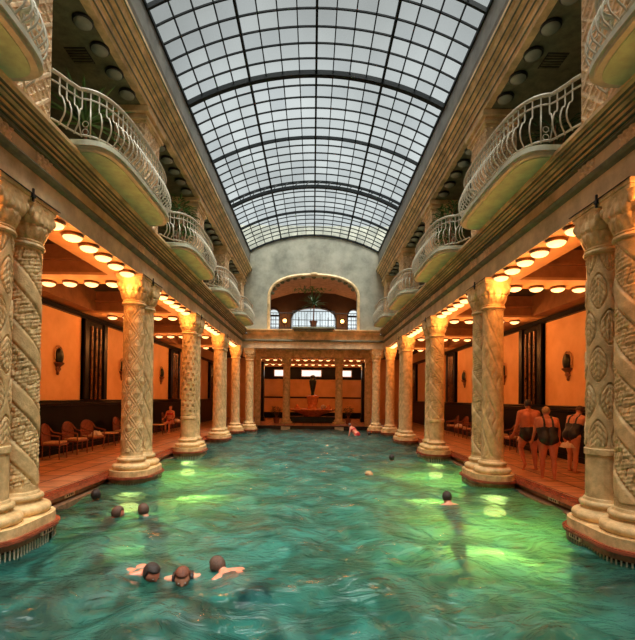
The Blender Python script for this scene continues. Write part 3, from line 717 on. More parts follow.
def capital_mesh():
    n = 40; seg = 128; vs = []
    for j in range(n + 1):
        t = j / n; z = 3.865 + .455 * t
        flare = .235 + .055 * (t ** 1.4) + .028 * math.sin(PI * min(1, t * 1.25)) * (t > .1)
        p = 2 + 8 * max(0, (t - .45) / .55)
        for i in range(seg):
            a = 2 * PI * i / seg; c, s_ = math.cos(a), math.sin(a)
            k = (abs(c) ** p + abs(s_) ** p) ** (-1 / p); r = flare * k
            r += .024 * abs(math.cos(a * 4)) * math.sin(PI * t) - .020 * gr(wrap(a * 8 / (2 * PI)), .10) * (1 if t > .12 else 0) - .016 * gr(wrap(t * 2.2), .10) * (1 if t < .8 else 0) + .010 * math.cos(a * 16) * math.sin(3 * PI * t)
            vs.append((r * c, r * s_, z))
    fs = [(j * seg + i, j * seg + (i + 1) % seg, (j + 1) * seg + (i + 1) % seg, (j + 1) * seg + i) for j in range(n) for i in range(seg)]
    fs += [tuple(range(seg))[::-1], tuple(n * seg + i for i in range(seg))]
    b = MB(); b.add(vs, fs)
    for q in range(4):       # corner volutes
        a = PI / 4 + q * PI / 2; b.ball((.345 * math.cos(a), .345 * math.sin(a), 4.22), (.05, .05, .07), 10, 8)
    return b.mesh('capital', M['stone'], True)
cap_me = capital_mesh()
ab_me = MB().box(-.285, .285, -.285, .285, 4.32, 4.37, .012).box(-.30, .30, -.30, .30, 4.37, 4.445, .012).mesh('abacus', M['stone'])
shafts = {}
def column(x, y, pat, label, ring=False, group='carved columns of the colonnade', scale=1.0):
    t = empty('column', (x, y, 0)); tag(t, label, 'column', group)
    key = (pat, ring)
    if key not in shafts: shafts[key] = column_meshes(pat, ring)
    for nm, me in (('base', base_me), ('shaft', shafts[key]), ('necking', ring_me), ('capital', cap_me), ('abacus', ab_me)):
        o = bpy.data.objects.new(nm, me); C.objects.link(o); o.parent = t
    t.rotation_euler[2] = 0
    return t
PATS = {-1: [('leaf', 'vine'), ('diamond', 'spiral'), ('dots', 'twist'), ('twist', 'plain')],
        1: [('vine', 'leaf'), ('spiral', 'vine'), ('vine', 'twist'), ('plain', 'spiral')]}
for s in (-1, 1):
    for i, yp in enumerate(PAIRS):
        for k, dy in enumerate((-.3, .3)):
            pt = PATS[s][i][k]
            column(s * XC, yp + dy, pt, 'stone column with %s, %s of the %s pair on the %s' % (PDESC[pt], ('nearer', 'farther')[k], ORD[i], SIDE[s]), ring=(pt == 'leaf' or (i == 2 and k == 0)))
    column(s * XC, 23.05, 'spiral', 'single stone column last in the %s row before the corner' % SIDE[s])
    column(s * 3.50, 24.32, 'twist', 'corner stone column at the %s end of the far colonnade' % SIDE[s])
    column(s * 1.66, 27.82, 'plain', 'inner stone column to the %s of the far fountain' % SIDE[s], group='inner vestibule columns')
    t = empty('column_block', (s * 1.66, 27.3, WATER - .1)); tag(t, 'pale stone block at the waterline under the %s inner column' % SIDE[s], 'block')
    MB().box(-.28, .28, -.1, .1, 0, .27, .01).build('block', M['slab_edge'], t)
    b = MB(); b.box(s * 3.3, s * 3.62, 27.6, 28.0, 0, 4.4); struct(b.build('trim_11', M['stone']), 'flat stone pilaster on the %s side of the vestibule' % SIDE[s])

# plinths in the pool under each pair
def stadium(hy, r, n=14, xin=.0):
    pts = []
    for i in range(n + 1):
        a = PI / 2 * 0 + PI * i / n; pts.append((r * math.cos(a), hy + r * math.sin(a)))
    for i in range(n + 1):
        a = PI + PI * i / n; pts.append((r * math.cos(a), -hy + r * math.sin(a)))
    return pts
def plinth(x, y, hy, label, s, sign=True):
    t = empty('column_plinth', (x, y, 0)); tag(t, label, 'plinth', 'waterside column plinths')
    MB().prism_z(stadium(hy, .455), .0, .12).build('slab', M['stone'], t)
    MB().prism_z(stadium(hy, .50), -.015, .0).prism_z(stadium(hy, .515), -.05, -.015).build('nosing', M['red_nosing'], t)
    MB().prism_z(stadium(hy, .47), -.13, -.05).build('kerb', M['kerb'], t)
    MB().prism_z(stadium(hy, .41), -1.3, -.13).build('core', M['pool_wall'], t)
    # overflow grating
    rp = resample(stadium(hy, .455) + [stadium(hy, .455)[0]], .055)
    b = MB()
    for p, nn in rp:
        b.box(p.x - .007, p.x + .007, p.y - .007, p.y + .007, -.30, -.13)
    b.build('grating', M['slab_edge'], t)
    MB().prism_z(stadium(hy, .435), -.165, -.13).build('slot', M['dark'], t)
    if sign:
        for yy in (hy + .02,):
            a0 = (PI - .55) if s > 0 else .55
            # plaque on the kerb facing the pool, towards the far end and the near end
        q = MB().box(-.012, .012, -.13, .13, -.118, -.052, .004).build('plaque', M['plaque'], t, loc=(-s * .478, hy - .12, 0))
        for k, (ya, yb) in enumerate(((-.09, -.05), (-.02, .0), (.02, .06), (.075, .095))): MB().box(-s * .0125, -s * .0145, ya, yb, -.105, -.065).build('numeral', M['ink'], q)
    return t
for s in (-1, 1):
    for i, yp in enumerate(PAIRS):
        plinth(s * XC, yp, .3, 'rounded stone plinth standing in the water under the %s column pair on the %s' % (ORD[i], SIDE[s]), s, i < 3)
    plinth(s * XC, 23.05, .02, 'rounded stone plinth under the single last column on the %s' % SIDE[s], s, False)
    plinth(s * 3.50, 24.32, .02, 'rounded stone plinth under the far corner column on the %s' % SIDE[s], s, False)
# small depth plaques on the deck kerb
for s in (-1, 1):
    for i, (yp, dy) in enumerate(((8.2, 0), (12.9, 0), (17.0, 0))):
        t = empty('depth_plaque', (s * 4.5, yp, -.095)); tag(t, 'cream depth plaque on the deck kerb, %s on the %s' % (ORD[i], SIDE[s]), 'sign', 'depth plaques on the kerb')
        MB().box(-.02, .02, -.16, .16, -.035, .035, .004).build('plate', M['plaque'], t)
        for (ya, yb) in ((-.11, -.07), (-.04, -.01), (.02, .06), (.08, .11)): MB().box(-s * .0205, -s * .0225, ya, yb, -.018, .018).build('numeral', M['ink'], t)
# black cable along the abaci with clamps
for s in (-1, 1):
    for i, yp in enumerate(PAIRS):
        t = empty('cable', (s * 3.74, yp, 4.42)); tag(t, 'thin black cable clamped over the capitals of the %s pair on the %s' % (ORD[i], SIDE[s]), 'cable', 'cables on the capitals')
        MB().tube([(0, -.62, .005), (0, 0, 0), (0, .62, .005)], .009, 6).build('wire', M['dark_iron'], t)
        MB().box(-.012, .012, -.012, .012, -.10, .07).box(-.02, .02, -.03, .03, -.05, .0).build('clamp', M['dark_iron'], t)

# ------------------------------------------------------------------ lamps
def dome_parts(lit):
    t = empty('ceiling_lamp')
    MB().lathe([(.165, 0), (.17, -.01), (.17, -.045), (.155, -.055), (.14, -.055)], seg=28).build('collar', M['bronze'] if lit else M['dark_iron'], t, True)
    prof = [(.150 * math.cos(a), -.05 - .075 * math.sin(a)) for a in [PI / 2 * i / 7 for i in range(7)]] + [(.004, -.125)]
    MB().lathe(prof, seg=28).build('dome', M['dome'] if lit else M['dim_dome'], t, True)
    if lit:
        ld = bpy.data.lights.new('lamp_glow', 'POINT'); ld.energy = LAMP_W; ld.color = LAMP_COL; ld.shadow_soft_size = .10
        l = bpy.data.objects.new('lamp_glow', ld); C.objects.link(l); l.parent = t; l.location = (0, 0, -.32)
    return t
lit = dome_parts(True); dim = dome_parts(False)
used = {'lit': False, 'dim': False}
VL = bpy.data.lights.new('vestibule_lamp_glow', 'POINT'); VL.energy = LAMP_W * .55; VL.color = (1, .34, .08); VL.shadow_soft_size = .1
def place_lamp(kind, loc, label, group):
    src = lit if kind == 'lit' else dim
    o = src if not used[kind] else copy_tree(src); used[kind] = True
    o.location = loc; tag(o, label, 'ceiling lamp', group); return o
for s in (-1, 1):
    for i, yb in enumerate(BAYS):
        for k in range(6):
            y = yb + .08 + (k - 2.5) * .54
            if i == 4: y = yb + (k - 2.5) * .45
            place_lamp('lit', (s * 4.05, y, ZS - .004), '%s lit dome lamp under the %s beam in bay %s' % (ORD[k], SIDE[s], NUM[i]), 'lamps under the %s beam, bay %s' % (SIDE[s], NUM[i]))
    for i, yr in enumerate([5.75, 10.2, 14.66, 19.2, 23.5]):
        for k in range(5):
            place_lamp('lit', (s * (4.77 + .51 * k), yr + .2, ZS), 'lit dome lamp %s to the pool, row across %s aisle by %s pair' % (ORD[k], SIDE[s], ORD[i]), 'lamps across the %s aisle, row %s' % (SIDE[s], NUM[i]))
    for i, yb in enumerate(BAYS):
        if i == 0: continue
        for k in range(5):
            place_lamp('dim', (s * 4.02, yb + (k - 2) * .6, ZU + (.0 if True else 0)), 'unlit milky dome lamp, %s in bay %s of the %s gallery' % (ORD[k], ('one', 'two', 'three', 'four')[i - 1], SIDE[s]), 'unlit gallery lamps')
for j, (yr, n) in enumerate(((30.7, 15), (35.0, 15))):
    for k in range(n):
        vo = place_lamp('lit', ((k - 7) * .53, yr, ZS), 'lit dome lamp %s from the left in the %s vestibule row' % (ORD[k].replace('nearest', 'first'), ('front', 'back')[j]), 'vestibule lamps, %s row' % ('front', 'back')[j])
        for c in vo.children:
            if c.type == 'LIGHT': c.data = VL
# ceiling vents
for s in (-1, 1):
    t = empty('ceiling_vent', (s * 4.5, 8.25, ZU + .02)); tag(t, 'dark slotted vent in the ceiling of the %s gallery' % SIDE[s], 'vent')
    MB().box(-.2, .2, -.2, .2, -.015, .0).build('plate', M['dark'], t)
    b = MB()
    for k in range(6): b.box(-.18, .18, -.17 + k * .065, -.15 + k * .065, -.03, -.012)
    b.build('slats', M['gal_ceiling'], t)

# underwater pool lights
lens_m = mat('lit_pool_lens', (.8, .8, .5), .3, var=0, emis=(1, .80, .22), estr=7.0 )
def pool_light(x, y, s, e, label):
    t = empty('pool_light', (x, y, -.62), -s * math.radians(28)); tag(t, label, 'pool light', 'underwater pool lights')
    # faces the viewer's end of the pool (-y)
    o = MB().lathe([(.16, 0), (.17, .02), (.15, .05), (.13, .05)], seg=28).build('rim', M['slab_edge'], t, True); o.rotation_euler = (PI / 2, 0, 0)
    o = MB().lathe([(.13, .02), (.12, .045), (.005, .06)], seg=28).build('lens', lens_m, t, True); o.rotation_euler = (PI / 2, 0, 0)
    t.scale = (2.8, 1.6, 1.3)
    ld = bpy.data.lights.new('lens_glow', 'SPOT'); ld.spot_size = math.radians(84); ld.spot_blend = .8; ld.shadow_soft_size = .16; ld.energy = e * 1.5; ld.color = (1, .58, .10)
    l = bpy.data.objects.new('lens_glow', ld); C.objects.link(l); l.parent = t; l.location = (0, -.12, 0); l.rotation_euler = (math.radians(62), 0, PI)
    l.rotation_euler = (math.radians(-50), 0, 0)
    return t
for s in (-1, 1):
    for i, (yp, e) in enumerate(((10.2, 1700 if s > 0 else 300), (14.66, 1800))):
        pool_light(s * (XC - .12), yp - .3 - .44, s, e, 'round yellow underwater light on the plinth of the %s pair, %s' % (ORD[i + 1], SIDE[s]))
#@@PART2@@
# ------------------------------------------------------------------ aisle furniture
def chair_proto():
    """cane armchair, facing +y, base at origin"""
    t = empty('cane_armchair')
    for x, y in ((-.24, .22), (.24, .22), (-.21, -.22), (.21, -.22)):
        MB().tube([(x, y, 0), (x * .98, y, .40 if y < 0 else .62)], [.014, .018], 8).build('leg', M['rattan'], t, True)
    MB().box(-.27, .27, -.25, .26, .38, .42, .015).build('seat', M['rattan'], t)
    MB().box(-.24, .24, -.21, .23, .42, .48, .025).build('cushion', M['cushion'], t, True)
    arch = [(-.27, .25, .63), (-.29, .05, .66), (-.28, -.16, .70)] + [(-.28 * math.cos(a), -.20 - .09 * math.sin(a), .70 + .25 * math.sin(a)) for a in [PI * i / 14 for i in range(1, 14)]] + [(.28, -.16, .70), (.29, .05, .66), (.27, .25, .63)]
    MB().tube(arch, .020, 8).build('back_frame', M['rattan'], t, True)
    b = MB(); n = 12; vs = []
    for i in range(n + 1):
        a = PI * i / n; x = -.26 * math.cos(a); h = .72 + .22 * math.sin(a); yb = -.22 - .05 * math.sin(a)
        vs += [(x, yb, .42), (x, yb - .02, h), (x, yb - .035, h), (x, yb - .015, .42)]
    fs = [(i * 4 + q, i * 4 + (q + 1) % 4, i * 4 + 4 + (q + 1) % 4, i * 4 + 4 + q) for i in range(n) for q in range(4)] + [(0, 1, 2, 3), (n * 4 + 3, n * 4 + 2, n * 4 + 1, n * 4)]
    b.add(vs, fs).build('backrest', M['rattan'], t, True)
    return t
ch = chair_proto(); cu = False
def chair(x, y, rz, label, group):
    global cu
    o = ch if not cu else copy_tree(ch); cu = True
    o.location = (x, y, 0); o.rotation_euler = (0, 0, rz); tag(o, label, 'chair', group); return o
LCH = [(12.1, .12), (13.15, -.1), (14.2, -.3), (16.4, 0), (17.4, .1), (18.5, -.1), (21.6, .1), (22.6, -.1)]
for i, (y, dr) in enumerate(LCH):
    chair(-7.06, y, -PI / 2 + dr, 'red cane armchair with pale cushion against the left wall, %s of the row' % ORD[i], 'cane armchairs on the left')
RCH = [(13.4, .1), (14.5, 0), (15.6, .15), (17.6, -.1), (18.7, .1), (19.8, 0), (20.9, .1), (22.2, -.1)]
for i, (y, dr) in enumerate(RCH):
    chair(7.06, y, PI / 2 + dr, 'red cane armchair with pale cushion against the right wall, %s of the row' % ORD[i], 'cane armchairs on the right')
def towel(x, y, z, sz, seed, label, m='towel'):
    random.seed(seed); n = 12; b = MB(); vs = []
    for j in range(n + 1):
        for i in range(n + 1):
            u, v = i / n - .5, j / n - .5
            h = .10 * math.exp(-6 * (u * u + v * v)) + .035 * math.sin(u * 13 + seed) * math.cos(v * 11 + seed * 2) + .03
            if i in (0, n) or j in (0, n): h = .0
            vs.append((u * sz * (1 + .15 * math.sin(v * 9 + seed)), v * sz * (1 + .12 * math.cos(u * 8)), h))
    b.add(vs, [(j * (n + 1) + i, j * (n + 1) + i + 1, (j + 1) * (n + 1) + i + 1, (j + 1) * (n + 1) + i) for j in range(n) for i in range(n)])
    nb = len(vs); b.add([(u * sz * .5, v * sz * .5, 0) for u, v in ((-1, -1), (1, -1), (1, 1), (-1, 1))], [(0, 3, 2, 1)])
    o = b.build('towel', M[m], None, True, loc=(x, y, z)); tag(o, label, 'towel', 'crumpled towels on the chairs'); return o
for i, (s, y) in enumerate(((-1, 14.2), (-1, 16.4), (-1, 18.5), (-1, 22.6))):
    towel(-6.96, y, .485, .32, i + 1, 'crumpled white towel on the %s occupied armchair on the left' % ORD[i])
for i, y in enumerate((14.5, 17.6, 18.7, 20.9)):
    towel(6.96, y, .485, .32, i + 7, 'crumpled white towel on the %s occupied armchair on the right' % ORD[i])
for i, (x, y) in enumerate(((-7.05, 15.3), (-7.05, 20.1), (7.05, 16.6))):
    t = empty('side_table', (x, y, 0)); tag(t, 'low round cane side table, %s' % ('near left wall', 'far left wall', 'by the right wall')[i], 'table', 'cane side tables')
    MB().lathe([(.02, .44), (.30, .44), (.31, .46), (.30, .48), (.02, .48)], seg=24).build('table_top', M['cushion'], t, True)
    for k in range(3):
        a = k * 2 * PI / 3; MB().tube([(.24 * math.cos(a), .24 * math.sin(a), 0), (.14 * math.cos(a), .14 * math.sin(a), .44)], .014, 8).build('leg', M['rattan'], t, True)
# wall sconces: arched niche with dark bowl on a corbel
k = 0
for s in (-1, 1):
    for i, y in enumerate((8.7, 13.15, 17.55, 22.1)):
        t = empty('wall_niche', (s * (XW - .01), y, 2.85)); tag(t, 'arched wall ornament with dark oval and curled bracket, %s on the %s wall' % (ORD[i], SIDE[s]), 'ornament', 'oval wall ornaments')
        fr = [(0, -.20, -.05)] + [(0, -.20 * math.cos(a), .12 + .26 * math.sin(a)) for a in [PI * q / 14 for q in range(15)]] + [(0, .20, -.05)]
        MB().tube([(-s * .03, p[1], p[2]) for p in fr], .022, 8).build('arch_frame', M['soffit'], t, True)
        b = MB(); b.ball((-s * .05, 0, .06), (.10, .16, .25), 20, 14); b.build('dark_oval', M['fountain_dark'], t, True)
        b = MB(); b.lathe([(.03, -.50), (.06, -.46), (.05, -.40), (.10, -.34), (.08, -.27), (.16, -.20), (.21, -.16), (.215, -.13), (.19, -.12)], seg=24)
        b.v = [(-s * abs(x) * .8 if True else x, yy, z) for x, yy, z in b.v]
        b.build('corbel', M['rattan'] if False else M['pot'], t, True)
        b = MB(); b.tube([(-s * .06, -.05 + .10 * math.cos(a) * (1 - a / 12), -.34 + .10 * math.sin(a) * (1 - a / 12)) for a in [q * .5 for q in range(16)]], .02, 6); b.build('curl', M['pot'], t, True)

# ------------------------------------------------------------------ fountain at the far end
t = empty('fountain', (0, 31.6, 0)); tag(t, 'orange ceramic fountain with a wide basin and dark vase figure at the far end', 'fountain')
MB().box(-1.75, 1.75, -.7, .7, 0, .42, .05).build('tank', M['fountain_dark'], t)
MB().lathe([(.5, .35), (.6, .42), (.7, .55), (1.2, .72), (1.62, .88), (1.68, .94), (1.62, .98), (1.2, .90), (.5, .80)], seg=48).build('basin', M['fountain'], t, True)
b = MB(); b.lathe([(.55, .80), (.55, .90), (.40, .95), (.36, 1.0), (.34, 1.3), (.38, 1.38), (.40, 1.75), (.46, 1.80), (.44, 1.9), (.2, 1.95)], seg=32); b.build('pedestal', M['fountain'], t, True)
b = MB(); b.lathe([(.12, 1.94), (.10, 2.1), (.16, 2.35), (.22, 2.65), (.26, 2.95), (.20, 3.10), (.14, 3.16), (.18, 3.26), (.14, 3.36), (.03, 3.40)], seg=28); b.build('vase_figure', M['fountain_dark'], t, True)
MB().ball((.75, -.5, 1.12), .17).build('sphere', M['towel'], t, True)
for x in (-1.1, 1.15):
    b = MB(); b.ball((x, -.2, 1.02), (.22, .14, .14)); b.ball((x, -.25, 1.18), (.10, .09, .11)); b.build('carved_fish', M['fountain'], t, True)
# ------------------------------------------------------------------ plants
def leaf_strip(b, p0, dirv, length, width, droop, n=8, fold=.25):
    d = Vector(dirv).normalized(); side = d.cross(Vector((0, 0, 1))); side = side.normalized() if side.length > .01 else Vector((1, 0, 0))
    vs = []; p = Vector(p0)
    for i in range(n + 1):
        t = i / n; w_ = width * math.sin(PI * min(1, .12 + t * .88)) ** .7
        up = side.cross(d)
        vs += [p - side * w_ / 2 + up * w_ * fold, p, p + side * w_ / 2 + up * w_ * fold]
        d = (d + Vector((0, 0, -droop / n))).normalized(); p = p + d * (length / n)
    b.add(vs, [(i * 3 + q, i * 3 + q + 1, i * 3 + q + 4, i * 3 + q + 3) for i in range(n) for q in (0, 1)])
def pot(t, r, h): MB().lathe([(r * .65, 0), (r, h * .9), (r * 1.1, h * .9), (r * 1.1, h), (r * .85, h), (r * .8, h * .85)], seg=24).build('pot', M['pot'], t, True)
def spiky(loc, h, L, n, seed, label, m='leaf'):
    random.seed(seed); t = empty('spiky_potted_plant', loc); tag(t, label, 'plant'); pot(t, .2, .35)
    MB().tube([(0, 0, .3), (.02, 0, h)], [.04, .03], 8).build('stem', M['pot'], t)
    b = MB()
    for i in range(n):
        a = i * 2.4; e = random.uniform(.0, 1.2); leaf_strip(b, (0, 0, h - .05 + random.random() * .1), (math.cos(a) * math.cos(e), math.sin(a) * math.cos(e), math.sin(e)), L * random.uniform(.8, 1.1), .075, random.uniform(.3, .9))
    b.build('foliage', M[m], t, True); return t
def bush(loc, r, h0, n, seed, label, m='leaf', lf=.15):
    random.seed(seed); t = empty('leafy_potted_plant', loc); tag(t, label, 'plant'); pot(t, .22, .38)
    b = MB(); st = []
    for k in range(9):
        a = k * 2.4; q = Vector((math.cos(a) * r[0] * .6, math.sin(a) * r[1] * .6, h0 + random.uniform(-.1, .5) * r[2])); b.tube([(0, 0, .3), (q.x * .4, q.y * .4, h0 * .6), q], [.02, .014, .008], 5)
    b.build('stem', M['pot'], t)
    b = MB()
    for i in range(n):
        a = random.uniform(0, 2 * PI); u = random.uniform(-1, 1); rr = random.uniform(.5, 1); c = math.sqrt(1 - u * u)
        p = (r[0] * rr * c * math.cos(a), r[1] * rr * c * math.sin(a), h0 + r[2] * rr * u)
        leaf_strip(b, p, (math.cos(a) + random.uniform(-.6, .6), math.sin(a) + random.uniform(-.6, .6), random.uniform(-.3, .8)), lf * random.uniform(.7, 1.3), lf * .35, .6, 4)
    b.build('foliage', M[m], t, True); return t
spiky((-4.40, 8.3, 5.46), 1.45, 1.0, 26, 2, 'spiky dark green dracaena behind the second left balcony', 'leaf')
bush((4.35, 8.1, 5.46), (.45, .8, .6), .9, 260, 3, 'dark leafy bush behind the second right balcony', 'leaf_dark')
bush((-3.95, 12.8, 5.46), (.45, .9, .6), 1.45, 420, 4, 'leafy green bush overhanging the third left balcony', 'leaf')
bush((4.0, 12.9, 5.46), (.45, .9, .6), 1.5, 420, 5, 'leafy green bush overhanging the third right balcony', 'leaf')
bush((-4.1, 17.1, 5.46), (.4, .6, .5), .9, 160, 6, 'small leafy bush on the fourth left gallery', 'leaf_dark')
t = spiky((0, YF - .2, 5.56), 1.25, .85, 40, 8, 'palm in a terracotta pot in the middle of the loggia balcony', 'leaf_dark')
t = empty('hanging_greenery', (-.2, YF + 1.2, 8.0)); tag(t, 'trailing green leaves under the loggia vault', 'plant')
b = MB(); random.seed(11)
for i in range(80):
    leaf_strip(b, (random.gauss(0, .45), random.gauss(0, .2), random.uniform(-.12, .1)), (random.uniform(-1, 1), random.uniform(-1, 1), random.uniform(-.4, .7)), .28, .07, .6, 4)
b.build('foliage', M['leaf'], t, True); MB().tube([(0, 0, 0), (0, 0, .62)], .008, 5).build('cord', M['dark_iron'], t)
for s in (-1, 1):
    bush((s * 2.45, 30.0, 0), (.35, .35, .35), .85, 120, 20 + s, 'dark potted shrub to the %s of the fountain' % SIDE[s], 'leaf_dark')

# ------------------------------------------------------------------ people
def tapered(b, p0, r0, p1, r1, seg=14):
    p0, p1 = Vector(p0), Vector(p1); d = p1 - p0; L = d.length
    if L < 1e-5: return b.ball(p0, r0)
    d /= L; u = d.orthogonal().normalized(); w_ = d.cross(u); vs = []; rings = []
    for i in range(1, 6): a = PI / 2 * i / 5; rings.append((-r0 * math.cos(a), r0 * math.sin(a)))
    rings += [(L * .5, (r0 + r1) / 2)]
    for i in range(0, 5): a = PI / 2 * i / 5; rings.append((L + r1 * math.sin(a), r1 * math.cos(a)))
    for (h, r) in rings:
        for k in range(seg):
            a = 2 * PI * k / seg; vs.append(p0 + d * h + (u * math.cos(a) + w_ * math.sin(a)) * r)
    n = len(rings); vs += [p0 - d * r0, p1 + d * r1]
    fs = [(j * seg + i, j * seg + (i + 1) % seg, (j + 1) * seg + (i + 1) % seg, (j + 1) * seg + i) for j in range(n - 1) for i in range(seg)]
    fs += [(n * seg, (i + 1) % seg, i) for i in range(seg)] + [(n * seg + 1, (n - 1) * seg + i, (n - 1) * seg + (i + 1) % seg) for i in range(seg)]
    return b.add(vs, fs)
def rotx(a): return Matrix.Rotation(a, 3, 'X')
def figure(name_label, loc, rz, lean=0., legs=((0, 0), (0, 0)), arms=((0, .15, .2), (0, .15, .2)), girth=1.0, height=1.72, female=False, suit='trunks', suit_m='suit_black', skin='skin', hair='hair_dark', hair_long=False, head=(0, 0), root=None, pitch_all=0., hz=None, voxel=.013, group=None, cap=False):
    """legs: (thigh forward angle, knee bend); arms: (forward swing, outward, elbow bend). faces +y."""
    k = height / 1.72; parts = []; B = {}
    T = rotx(-lean)
    hip = Vector((0, 0, 0)); up = T @ Vector((0, 0, 1)); fw = T @ Vector((0, 1, 0))
    def cap_(tag_, p0, r0, p1, r1): parts.append((tag_, Vector(p0), r0, Vector(p1), r1))
    g = girth
    hw = .10 if not female else .105; sw = (.19 if not female else .168) * (.45 + .55 * g)
    waist = hip + up * .17; chest = hip + up * .36; neck = hip + up * .52
    for s in (-1, 1):
        cap_('pelvis', hip + Vector((s * hw * .75, -.015, 0)), .105 * g, hip + Vector((s * hw * .55, .01, .07)), .10 * g)
        cap_('torso', hip + Vector((s * hw * .5, 0, .05)), .105 * g, waist + Vector((s * .055 * g, .012 * g, 0)), .098 * g)
        cap_('torso', waist + Vector((s * .055 * g, .012, 0)), .10 * g, chest + Vector((s * .075 * g, 0, 0)), .105 * g)
        cap_('torso', chest + Vector((s * .075, 0, 0)), .10 * g, neck + Vector((s * (sw - .06), 0, 0)) - up * .065, .062 * g)
        cap_('torso', neck + Vector((s * .03, 0, 0)), .05, neck + Vector((s * (sw - .02), 0, 0)) - up * .045, .052)
        if female: cap_('torso', chest + Vector((s * .08, 0, 0)) + fw * .07 + up * .02, .068 * g, chest + Vector((s * .08, 0, 0)) + fw * .08, .06 * g)
        cap_('pelvis', hip + Vector((s * .065, -.04, -.02)), .088 * g, hip + Vector((s * .06, -.035, .03)), .085 * g)
    cap_('torso', hip + up * .08 + fw * .03 * g, .10 * g, chest + fw * .02, .10 * g)
    nb = neck - up * .03; hc = neck + up * .155 + fw * .025
    cap_('neck', nb, .056, neck + up * .09 + fw * .015, .050)
    Rh = Matrix.Rotation(head[0], 3, 'Z') @ T @ rotx(-head[1])
    joints = {}
    for si, s in enumerate((-1, 1)):
        a, kb = legs[si]; hj = hip + Vector((s * hw, 0, -.03))
        thd = rotx(a) @ Vector((0, 0, -1)); shd = rotx(a - kb) @ Vector((0, 0, -1))
        kn = hj + thd * .42; an = kn + shd * .41
        cap_('thigh', hj, .092 * g, kn, .055 * (g * .5 + .5)); cap_('shin', kn, .054, kn + shd * .14 - fw * .0, .055 * (g * .4 + .6)); cap_('shin', kn + shd * .14, .055 * (g * .4 + .6), an, .034)
        ft = Vector((0, 1, 0)) if abs(a - kb) < .5 else rotx(a - kb + .9) @ Vector((0, 1, 0)) if False else rotx(a - kb) @ Vector((0, 1, 0)) 
        if kb > .3 or abs(a - kb) > .35: ft = rotx(a - kb) @ Vector((0, .85, -.5)).normalized()
        sole = an + (shd * .035)
        cap_('foot', an - ft * .03 + shd * .02, .034, sole + ft * .10, .027); cap_('foot', sole + ft * .08, .028, sole + ft * .17 + Vector((s * .01, 0, 0)), .020)
        joints['ankle' + str(s)] = an
        f_, o_, e_ = arms[si]; sj = neck + Vector((s * sw, 0, 0)) - up * .055
        ad = T @ (Matrix.Rotation(-s * o_, 3, 'Y') @ (rotx(f_) @ Vector((0, 0, -1))))
        fd = T @ (Matrix.Rotation(-s * o_ * .6, 3, 'Y') @ (rotx(f_ + e_) @ Vector((0, 0, -1))))
        el = sj + ad * .285; wr = el + fd * .245
        cap_('arm', sj, .052 * (g * .5 + .5), el, .038 * (g * .4 + .6)); cap_('arm', el, .038 * (g * .4 + .6), wr, .025)
        # hand: palm, four unequal bent fingers, thumb
        n1 = fd.cross(Vector((1, 0, 0)) * s); n1 = n1.normalized() if n1.length > .05 else Vector((0, 1, 0)); acr = fd.cross(n1).normalized()
        pm = wr + fd * .05
        for q in (-.02, 0, .02): cap_('hand', wr + acr * q * .6 + fd * .01, .020, wr + fd * .075 + acr * q, .018)
        for q, ln in ((-.030, .060), (-.010, .072), (.010, .068), (.030, .052)):
            p0 = wr + fd * .085 + acr * q; p1 = p0 + fd * ln * .5 + acr * q * .12; p2 = p1 + (fd * .85 + n1 * .5).normalized() * ln * .5
            cap_('hand', p0, .0095, p1, .009); cap_('hand', p1, .009, p2, .0078)
        th0 = wr + fd * .03 - acr * .028; th1 = th0 + (fd * .7 - acr * .7).normalized() * .035; th2 = th1 + (fd * .9 - acr * .2 + n1 * .2).normalized() * .03
        cap_('hand', th0, .013, th1, .0115); cap_('hand', th1, .011, th2, .009)
        joints['wrist' + str(s)] = wr
    b = MB()
    for (_, p0, r0, p1, r1) in parts: tapered(b, p0, r0, p1, r1)
    b.ball(hc, (.076, .094, .105), 20, 14, Rh); b.ball(hc + Rh @ Vector((0, .028, -.055)), (.056, .062, .065), 16, 10, Rh)
    b.ball(hc + Rh @ Vector((0, .096, -.018)), (.012, .018, .022), 8, 6, Rh)
    for s in (-1, 1): b.ball(hc + Rh @ Vector((s * .078, -.005, -.015)), (.010, .020, .032), 8, 6, Rh)
    me = b.mesh('raw', None); tmp = bpy.data.objects.new('raw', me); C.objects.link(tmp)
    rm = tmp.modifiers.new('r', 'REMESH'); rm.mode = 'VOXEL'; rm.voxel_size = voxel; rm.use_smooth_shade = True
    sm = tmp.modifiers.new('s', 'SMOOTH'); sm.factor = .5; sm.iterations = 3
    dg = bpy.context.evaluated_depsgraph_get(); dg.update(); ev = tmp.evaluated_get(dg)
    body = bpy.data.meshes.new_from_object(ev); bpy.data.objects.remove(tmp); bpy.data.meshes.remove(me)
    body.name = 'body'; body.materials.clear(); body.materials.append(M[skin]); body.polygons.foreach_set('use_smooth', [True] * len(body.polygons))
    # swimwear: faces nearest to the trunk, lifted off the skin
    V = np.array([v.co[:] for v in body.vertices])
    best = np.full(len(V), 9.0); own = np.zeros(len(V), int)
    tags = [p[0] for p in parts]
    for i, (_, p0, r0, p1, r1) in enumerate(parts):
        a0 = np.array(p0); d = np.array(p1) - a0; L2 = max(1e-9, d @ d); t_ = np.clip(((V - a0) @ d) / L2, 0, 1)
        ds = np.linalg.norm(V - (a0 + t_[:, None] * d), axis=1) - (r0 + (r1 - r0) * t_); m_ = ds < best; best[m_] = ds[m_]; own[m_] = i
    upn = np.array(up); hh = V @ upn; fwn = np.array(fw); ff = V @ fwn
    tg = np.array([tags[i] for i in own])
    trunk = np.isin(tg, ['pelvis', 'torso'])
